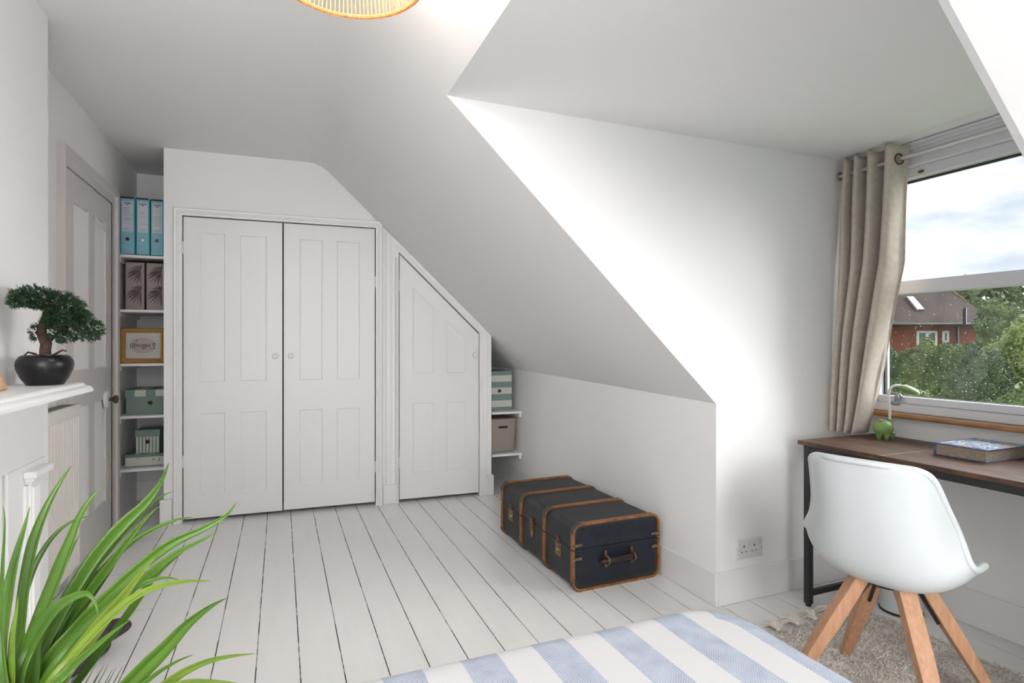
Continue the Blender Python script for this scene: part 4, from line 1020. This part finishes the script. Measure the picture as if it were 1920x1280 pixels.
# ---------------------------------------------------------------- leafy potted plant in the near left
def leafmat():
    m = mat('blade_leaf', (.11, .235, .02), .36, col2=(.035, .10, .007), vscale=3.5, detail=2, lo=.3, hi=.7)
    b = m.node_tree.nodes['Principled BSDF']; b.inputs['Subsurface Weight'].default_value = 0
    return m
M['leaf'] = leafmat(); M['leaf_y'] = mat('blade_leaf_young', (.24, .34, .035), .36, col2=(.10, .19, .014), vscale=4, lo=.3, hi=.7); M['leaf_d'] = mat('sprig_leaf', (.07, .10, .025), .5, col2=(.03, .05, .015), vscale=20)
PR = at(45, 1440, 1.08)
t = thing('potted_plant', 'tall green grass-like plant with arching blades in the near left corner', 'plant', (PR.x, PR.y, 0))
def catmull(P, n):
    out = []
    for i in range(len(P)-1):
        p0, p1, p2, p3 = P[max(i-1, 0)], P[i], P[i+1], P[min(i+2, len(P)-1)]
        for k in range(n):
            f_ = k/n; out.append(.5*((2*p1)+(-p0+p2)*f_+(2*p0-5*p1+4*p2-p3)*f_*f_+(-p0+3*p1-3*p2+p3)*f_**3))
    out.append(P[-1]); return out
BL = [ # (points tip..towards root in photo pixels, tip depth, near depth, width px, material)
 ([(6, 948), (9, 985), (4, 1080), (2, 1200)], 1.00, .98, 13, 0),
 ([(56, 949), (45, 990), (25, 1060), (8, 1150), (0, 1260)], 1.05, 1.0, 19, 0),
 ([(134, 873), (112, 905), (85, 955), (62, 1015), (48, 1080), (38, 1160), (35, 1260)], 1.15, 1.02, 25, 0),
 ([(170, 967), (135, 977), (100, 1005), (70, 1050), (50, 1100), (38, 1150), (35, 1260)], 1.22, 1.08, 17, 0),
 ([(194, 912), (170, 935), (148, 970), (128, 1020), (100, 1090), (70, 1165), (45, 1240), (35, 1320)], 1.12, 1.0, 30, 0),
 ([(317, 866), (300, 905), (270, 945), (228, 985), (180, 1040), (140, 1100), (100, 1170), (60, 1260)], 1.25, 1.06, 24, 0),
 ([(323, 921), (295, 935), (262, 965), (220, 1010), (175, 1065), (135, 1130), (90, 1220)], 1.28, 1.1, 20, 0),
 ([(301, 947), (285, 960), (250, 1000), (205, 1060), (160, 1120), (110, 1200)], 1.2, 1.12, 17, 0),
 ([(363, 969), (330, 975), (280, 995), (235, 1025), (190, 1070), (150, 1110), (105, 1180), (60, 1260)], 1.3, 1.08, 16, 0),
 ([(444, 939), (425, 965), (380, 992), (320, 1020), (260, 1065), (205, 1115), (140, 1180), (80, 1260)], 1.2, 1.03, 20, 0),
 ([(411, 993), (380, 1012), (325, 1040), (275, 1080), (215, 1135), (150, 1205), (90, 1290)], 1.15, 1.06, 16, 0),
 ([(373, 1014), (340, 1035), (290, 1080), (240, 1150), (180, 1230), (120, 1310)], 1.22, 1.12, 17, 0),
 ([(337, 1087), (315, 1083), (285, 1088), (240, 1110), (190, 1150), (130, 1210), (75, 1290)], 1.1, 1.0, 17, 0),
 ([(395, 1089), (355, 1089), (300, 1098), (250, 1120), (195, 1165), (130, 1235), (80, 1300)], 1.0, .96, 15, 1),
 ([(183, 1154), (180, 1135), (170, 1118), (155, 1113), (120, 1128), (85, 1160), (50, 1215), (30, 1290)], .95, .95, 26, 0),
 ([(34, 1118), (30, 1150), (22, 1200), (18, 1290)], .93, .93, 26, 1),
 ([(-6, 1100), (-3, 1180), (5, 1290)], .93, .93, 26, 0),
 ([(246, 1161), (215, 1182), (175, 1215), (135, 1250), (95, 1300)], .98, .95, 18, 0),
 ([(290, 1045), (260, 1080), (225, 1125), (180, 1180), (135, 1240), (95, 1300)], 1.05, 1.0, 26, 1),
 ([(424, 1121), (390, 1140), (350, 1172), (310, 1215), (265, 1260), (215, 1310), (160, 1360)], .98, .96, 27, 0),
 ([(362, 1227), (335, 1238), (300, 1258), (265, 1285), (225, 1320)], .95, .97, 12, 0),
 ([(479, 1225), (440, 1229), (395, 1238), (350, 1257), (310, 1283), (270, 1310), (220, 1345)], .92, .95, 15, 1),
 ([(450, 1281), (400, 1277), (350, 1279), (300, 1295), (250, 1325)], .90, .94, 12, 1),
 ([(150, 1000), (120, 1060), (90, 1130), (60, 1210), (45, 1300)], 1.2, 1.12, 18, 0),
 ([(215, 1060), (170, 1120), (125, 1180), (85, 1250), (60, 1320)], 1.18, 1.12, 22, 0),
 ([(90, 1140), (70, 1200), (55, 1290)], 1.0, 1.0, 24, 0),
 ([(250, 1090), (200, 1130), (150, 1180), (110, 1240), (75, 1310)], 1.08, 1.04, 24, 0),
]
random.seed(31)
vdir = Vector((sy, cy, 0))
blades = MB()
def blade(px_pts, dt, dn, wpx, mi, r=8):
    n = len(px_pts); P = [at(u, v, dt+(dn-dt)*i/(n-1)) for i, (u, v) in enumerate(px_pts)]
    P.append(PR+Vector((random.uniform(-.03, .03), random.uniform(-.03, .03), .02))); P.append(PR+Vector((random.uniform(-.015, .015), random.uniform(-.015, .015), -.08)))
    C_ = catmull(P, r); m = len(C_); L = [0]
    for i in range(1, m): L.append(L[-1]+(C_[i]-C_[i-1]).length)
    tilt = random.uniform(-.5, .5); prev = None; rows = []
    for i, p in enumerate(C_):
        tg = (C_[min(i+1, m-1)]-C_[max(i-1, 0)]).normalized(); s = L[i]/L[-1]
        side = tg.cross(vdir).normalized(); side = (side*math.cos(tilt)+vdir*math.sin(tilt)).normalized()
        nr = side.cross(tg).normalized()
        w_ = wpx/F*1.05*.5/math.cos(tilt)
        k = min(1, (L[i]/.16)**.75) if L[i] < .16 else 1
        k *= 1 if s < .6 else 1-.55*(s-.6)/.4
        w_ *= k
        rows.append((p-side*w_, p-side*w_*.5+nr*w_*.20, p+nr*w_*.48, p+side*w_*.5+nr*w_*.20, p+side*w_))
    blades.mi = mi
    vs = [q for r_ in rows for q in r_]; blades.raw(vs, [(i*5+k, i*5+k+1, (i+1)*5+k+1, (i+1)*5+k) for i in range(m-1) for k in range(4)])
for b_ in BL: blade(*b_)
for k in range(7):     # short dry sprigs low at the right
    x = 165+k*8+random.uniform(-3, 3); y = 1245+random.uniform(0, 20)
    blade([(x+16, y-4), (x+3, y+20), (x-12, y+48), (x-30, y+90)], .98, .98, 5.5, 2, 5)
blades.build('leaves', [M['leaf'], M['leaf_y'], M['leaf_d']], t, smooth=True, normals=False, solid=.0006, xf=Matrix.Translation((-PR.x, -PR.y, 0)), angle=25)
zt = PR.z
M['basket'] = mat('dark_planter', (.05, .05, .055), .6)
mb = MB(); mb.lathe([(.001, 0), (.075, 0), (.08, .005), (.105, zt-.02), (.11, zt-.015), (.108, zt), (.098, zt), (.094, zt-.03), (.001, zt-.03)], n=36); mb.build('pot', M['basket'], t, smooth=True)

# dark felt bundle on the floor behind the plant
M['felt'] = mat('charcoal_felt', (.075, .065, .068), .95, col2=(.025, .022, .024), vscale=150, bump=.9, bscale=240)
def lump(mb, c, r, rot=0, sd=0, tilt=0):
    rm = Matrix.Rotation(rot, 3, 'Z') @ Matrix.Rotation(tilt, 3, 'Y')
    def fn(u, v):
        a = 2*PI*u; p = PI*(v-.5)*.99; q = Vector((math.copysign(abs(math.cos(a))**.7, math.cos(a))*math.cos(p)**.6*r[0], math.copysign(abs(math.sin(a))**.7, math.sin(a))*math.cos(p)**.6*r[1], math.copysign(abs(math.sin(p))**.8, math.sin(p))*r[2]))
        q *= 1+.07*noise.noise(q*22+Vector((sd, 0, 0))); return Vector(c)+rm @ q
    mb.grid(fn, 34, 20, True)
fl = thing('slipper', 'charcoal felt slipper lying flat on the floor behind the plant', 'slipper', (-.655, 2.47, 0))
fl2 = thing('slipper', 'charcoal felt slipper resting on top of the other slipper', 'slipper', (-.645, 2.47, .064))
mb = MB(); lump(mb, (-.028, .015, .033), (.052, .14, .032), -.45, 1); mb.build('felt_body', M['felt'], fl, smooth=True, normals=False)
mb = MB(); lump(mb, (.012, .05, .028), (.050, .12, .028), -.75, 4, .1); mb.build('felt_body', M['felt'], fl2, smooth=True, normals=False)

# ---------------------------------------------------------------- pendant lamp
M['bulbglass'] = bpy.data.materials.new('lit_bulb'); M['bulbglass'].use_nodes = True
b_ = M['bulbglass'].node_tree.nodes['Principled BSDF']; b_.inputs['Emission Color'].default_value = (1, .93, .84, 1); b_.inputs['Emission Strength'].default_value = 4; b_.inputs['Transmission Weight'].default_value = 1
M['rattan'] = mat('natural_cord', (.50, .22, .06), .7, col2=(.36, .14, .04), vscale=80)
LC = Vector((.152, 1.462, 2.10)); LR = .19
t = thing('pendant_lamp', 'woven natural cord pendant lampshade hanging from the ceiling', 'pendant lamp', (LC.x, LC.y, LC.z))
mb = MB(); n = 120
mb.tube([(LR*math.cos(2*PI*k/n), LR*math.sin(2*PI*k/n), .0) for k in range(n)], .0055, 8, closed=True)
for k in range(330):
    a = 2*PI*k/330; c_, s_ = math.cos(a), math.sin(a); mb.tube([(c_*(LR-.0062), s_*(LR-.0062), 0), (c_*LR, s_*LR, -.0064), (c_*(LR+.0062), s_*(LR+.0062), 0)], .0012, 4)
mb.build('bottom_ring', M['rattan'], t, smooth=True, normals=False)
mb = MB(); mb.tube([(.08*math.cos(2*PI*k/60), .08*math.sin(2*PI*k/60), .20) for k in range(60)], .005, 8, closed=True); mb.build('top_ring', M['rattan'], t, smooth=True)
mb = MB(); random.seed(2)
for k in range(104):
    a = 2*PI*k/104+random.uniform(-.006, .006); b = a+random.uniform(-.02, .02)
    mb.tube([(LR*math.cos(a), LR*math.sin(a), .0), ((LR-.012)*math.cos(a), (LR-.012)*math.sin(a), .07), (.145*math.cos(b), .145*math.sin(b), .15), (.08*math.cos(b), .08*math.sin(b), .20)], .0021, 5)
mb.build('cord_strands', M['rattan'], t, normals=False)
mb = MB(); mb.tube([(0, 0, .16), (0, 0, .335)], .003, 8); mb.lathe([(.001, .339), (.045, .338), (.04, .32), (.008, .312)], n=24); mb.lathe([(.018, .12), (.02, .17), (.006, .185)], n=18)
for a in (0, 2*PI/3, 4*PI/3): mb.tube([(0, 0, .18), (.08*math.cos(a), .08*math.sin(a), .20)], .002, 6)
mb.build('flex', M['white_pl'], t, smooth=True)
mb = MB(); mb.ell((0, 0, .095), (.03, .03, .035), 20, 12); mb.build('bulb', M['bulbglass'], t, smooth=True)
bl = bpy.data.lights.new('pendant_bulb_light', 'POINT'); bl.energy = 10; bl.color = (1, .955, .90); bl.shadow_soft_size = .045
bo = bpy.data.objects.new('pendant_bulb_light', bl); COL.objects.link(bo); bo.parent = t; bo.location = (0, 0, .085)

# ---------------------------------------------------------------- outdoors
def camlocal(x, d, z): return Vector((x*cy+d*sy, -x*sy+d*cy, z))   # x across the view, d away
XF = Matrix.Rotation(-YAW, 4, 'Z')
GZ = -4.6
M['grass'] = mat('grass', (.10, .17, .05), .95, col2=(.06, .11, .03), vscale=2)
mb = MB(); mb.quad((4.2, -60, GZ), (140, -60, GZ), (140, 90, GZ), (4.2, 90, GZ)); o = mb.build('lawn', M['grass']); o['kind'] = 'structure'
def brickmat():
    m = bpy.data.materials.new('red_brick'); m.use_nodes = True; nt = m.node_tree; b = nt.nodes['Principled BSDF']
    tc = N(nt, 'ShaderNodeTexCoord'); mp = N(nt, 'ShaderNodeMapping'); mp.inputs['Rotation'].default_value = (PI/2, 0, 0); br = N(nt, 'ShaderNodeTexBrick'); br.inputs['Scale'].default_value = 4.2
    br.inputs['Color1'].default_value = (.28, .065, .035, 1); br.inputs['Color2'].default_value = (.20, .05, .03, 1); br.inputs['Mortar'].default_value = (.22, .13, .10, 1); br.inputs['Mortar Size'].default_value = .012
    nt.links.new(tc.outputs['Object'], mp.inputs[0]); nt.links.new(mp.outputs[0], br.inputs[0]); nt.links.new(br.outputs[0], b.inputs['Base Color']); b.inputs['Roughness'].default_value = .9; return m
M['brick'] = brickmat()
M['tile'] = mat('clay_roof_tile', (.062, .038, .031), .9, col2=(.030, .022, .022), vscale=1.2, detail=9, bump=.8, bscale=14)
M['lichen'] = mat('ridge_lichen', (.30, .17, .05), .9, col2=(.13, .08, .05), vscale=6)
M['whitefr'] = mat('white_window_frame', (.75, .75, .73), .5); M['dglass'] = mat('dark_window_glass', (.10, .14, .13), .15)
HD = 25.0; k_ = HD/F
def hx(u): return (u-960)*k_
def hz(v): return HE+(CY-v)*k_
x0h, x1h = hx(1480), hx(1842); zE = hz(608)
dh = 1.7
hs = thing('house', 'red brick house with dark tiled hipped roof seen through the window', 'house', (hx(1700)*cy+HD*sy, -hx(1700)*sy+HD*cy, GZ), -YAW)
ho = hx(1700)
mb = MB(); mb.box((x0h-ho, 0, 0), (x1h-ho, 2*dh, zE-GZ)); wl_ = mb.build('wall', M['brick'], hs)
rh = 1.62; ov = .35; xa, xb = x0h-ho-ov, x1h-ho+ov+.0; zb_ = zE-GZ
r0, r1 = (xa+1.6, dh, zb_+rh), (xb-.42, dh, zb_+rh)
c1, c2, c3, c4 = (xa, -ov, zb_), (xb, -ov, zb_), (xb, 2*dh+ov, zb_), (xa, 2*dh+ov, zb_)
mb = MB(); mb.quad(c1, c2, r1, r0); mb.quad(c2, c3, r1); mb.quad(c3, c4, r0, r1); mb.quad(c4, c1, r0); mb.quad(c4, c3, c2, c1)
rf = mb.build('roof', M['tile'], hs, normals=False, solid=.08)
mb = MB(); mb.tube([r0, r1], .11, 8); mb.tube([Vector(r1)+Vector((0, 0, .02)), Vector(r1).lerp(Vector(c2), .35)], .07, 8); mb.build('ridge_tiles', M['lichen'], rf)
mb = MB(); mb.tube([Vector(c1)+Vector((0, -.05, -.02)), Vector(c2)+Vector((0, -.05, -.02))], .07, 8); mb.build('gutter', M['black'], hs)
mb = MB(); mb.tube([(hx(1792)-ho, -.09, 0), (hx(1792)-ho, -.09, zb_-.1), (hx(1792)-ho, -.3, zb_)], .055, 8); mb.tube([(hx(1792)-ho, -.5, zb_-.0), (hx(1792)-ho, -.5, zb_+.7)], .07, 8); mb.build('drainpipe', M['black'], hs)
# skylight lying in the roof plane
def roofp(u, s): # u: x, s: 0 eave .. 1 ridge
    return Vector(((u-960)/F*(HD-ov+(dh+ov)*s)-ho, -ov+(dh+ov)*s, zb_+rh*s+.03))
nrm = Vector((0, -rh, dh+ov)).normalized()
mb = MB()
a, b, c_, d_ = roofp(1698, .76), roofp(1711, .76), roofp(1732, .36), roofp(1718, .36)
mb.raw([a, b, c_, d_]+[p+nrm*.10 for p in (a, b, c_, d_)], [(0, 1, 2, 3), (7, 6, 5, 4), (0, 4, 5, 1), (1, 5, 6, 2), (2, 6, 7, 3), (3, 7, 4, 0)]); sk = mb.build('skylight', M['greyplastic'], rf)
cc = (a+b+c_+d_)/4; mb = MB(); mb.quad(*[cc+(p-cc)*.82+nrm*.105 for p in (a, b, c_, d_)]); M['skyref'] = mat('skylight_glass', (.55, .62, .68), .08, spec=1); mb.build('pane', M['skyref'], sk, normals=False)
for ua, ub, va, vb in ((1718, 1756, 620, 650), (1766, 1778, 620, 642)):
    mb = MB(); X0, X1, Z0, Z1 = hx(ua)-ho, hx(ub)-ho, hz(vb)-GZ, hz(va)-GZ; fw = .09
    for q in ((X0, X0+fw, Z0, Z1), (X1-fw, X1, Z0, Z1), (X0, X1, Z1-fw, Z1), (X0, X1, Z0, Z0+fw)): mb.box((q[0], -.05, q[2]), (q[1], .02, q[3]))
    if ub-ua > 20: mb.box(((X0+X1)/2-.06, -.05, Z0), ((X0+X1)/2+.06, .02, Z1))
    wf = mb.build('window', M['whitefr'], wl_); mb = MB(); mb.box((X0+.02, -.02, Z0+.02), (X1-.02, .015, Z1-.02)); mb.build('pane', M['dglass'], wf)
# further roof behind with chimney
D2 = 48
mb = MB(); X0, X1 = (1560-960)/F*D2, (1722-960)/F*D2; Zt = HE+(CY-519)/F*D2; Ze = HE+(CY-545)/F*D2
mb.prism([(X0, GZ), (X1, GZ), (X1, Ze), (X1-2.2, Zt), (X0, Zt)], 'y', D2, D2+7)
M['slate'] = mat('grey_slate', (.14, .15, .17), .8, var=.3, vscale=2); b2 = mb.build('distant_house', M['slate'], xf=XF); tag(b2, 'grey roof of a distant house just above the transom beside the curtain', 'house')
M['lf1'] = mat('tree_leaf_mid', (.21, .29, .105), .8, col2=(.075, .125, .04), vscale=.8, detail=8); M['lf2'] = mat('tree_leaf_light', (.36, .43, .14), .8, col2=(.14, .21, .05), vscale=.9, detail=8)
M['lf3'] = mat('tree_leaf_dark', (.15, .22, .10), .8, col2=(.05, .09, .036), vscale=.8, detail=8); M['tbark'] = mat('tree_bark', (.09, .065, .05), .9)
def tree(name, lab, u, v, D, rx, rz, mt, n, leaf, grp=None, cat='tree', sq=.8, core=True):
    "crown centred at photo pixel (u,v) at distance D; rx, rz in pixels"
    c = camlocal((u-960)/F*D, D, HE+(CY-v)/F*D); R1, R2 = rx*D/F, rz*D/F
    t = thing(name, lab, cat, (c.x, c.y, GZ), -YAW, grp); zc = c.z-GZ
    mb = MB(); random.seed(int(u*7+v))
    blobs = [(Vector((0, 0, 0)), .72)]
    for i in range(16):
        a = random.uniform(0, 2*PI); e_ = random.uniform(-.9, 1.0); q = math.sqrt(max(0, 1-e_*e_*.8))
        blobs.append((Vector((math.cos(a)*q*R1*.66, math.sin(a)*q*R1*sq*.66, e_*R2*.66)), random.uniform(.24, .40)))
    for i in range(n):
        bc, br = random.choice(blobs); d = Vector((random.gauss(0, 1), random.gauss(0, 1), random.gauss(0, 1))).normalized()
        if d.y > .5: d.y = -d.y
        p = bc+Vector((d.x*R1*br, d.y*R1*sq*br, d.z*R2*br))*random.uniform(.85, 1.06)+Vector((0, 0, zc))
        a = Vector((random.gauss(0, 1), random.gauss(0, 1), random.gauss(0, 1))).normalized(); b = a.cross(d).normalized(); l = leaf*random.uniform(.6, 1.3)
        mb.quad(p-a*l, p-b*l*.55, p+a*l, p+b*l*.55)
    mb.build('foliage', mt, t, normals=False)
    if core:
        mb = MB()
        for bc, br in blobs: mb.ell(bc+Vector((0, 0, zc)), (R1*br*.86, R1*sq*br*.86, R2*br*.86), 14, 9)
        mb.build('inner_crown', mt, t, smooth=True, normals=False)
    mb = MB(); mb.tube([(0, 0, 0), (.05, 0, zc*.5), (0, .1, zc)], [.05*R1+.05, .04*R1+.04, .03], 8); mb.build('trunk', M['tbark'], t, smooth=True)
tree('tree', 'tall airy tree rising behind the right end of the brick house roof', 1842, 575, 38, 66, 64, M['lf1'], 4200, .30, 'trees beyond the window', core=False)
tree('tree', 'bright yellow-green tree at the right edge of the window', 1925, 665, 16, 80, 84, M['lf2'], 12000, .07, 'trees beyond the window')
tree('tree', 'mid green tree right of the house, behind the yellow-green one', 1890, 612, 22, 58, 50, M['lf1'], 8000, .10, 'trees beyond the window')
tree('tree', 'distant tree top at the far right above the others', 1955, 590, 46, 44, 44, M['lf3'], 3500, .26, 'trees beyond the window')
for i_, (u, v, rx, rz, mt, lab) in enumerate(((1668, 706, 46, 66, 'lf3', 'dark bush at the left edge of the window, next to the curtain'), (1722, 700, 46, 66, 'lf1', 'rounded green bush below the windows of the brick house'), (1780, 705, 44, 68, 'lf1', 'green bush below the drainpipe of the brick house'), (1842, 716, 52, 84, 'lf3', 'deep green bush between the house corner and the yellow-green tree'), (1690, 775, 80, 44, 'lf1', 'low green hedge along the bottom left of the window'), (1810, 790, 80, 52, 'lf3', 'low dark hedge along the bottom right of the window'), (1915, 780, 60, 62, 'lf1', 'rounded bush under the yellow-green tree'))):
    tree('bush', lab, u, v, (18.6, 15.5, 13.6, 12.6, 10.5, 9.6, 8.6)[i_], rx, rz, M[mt], 10000, .042, 'garden bushes beyond the window', 'bush', sq=.5)
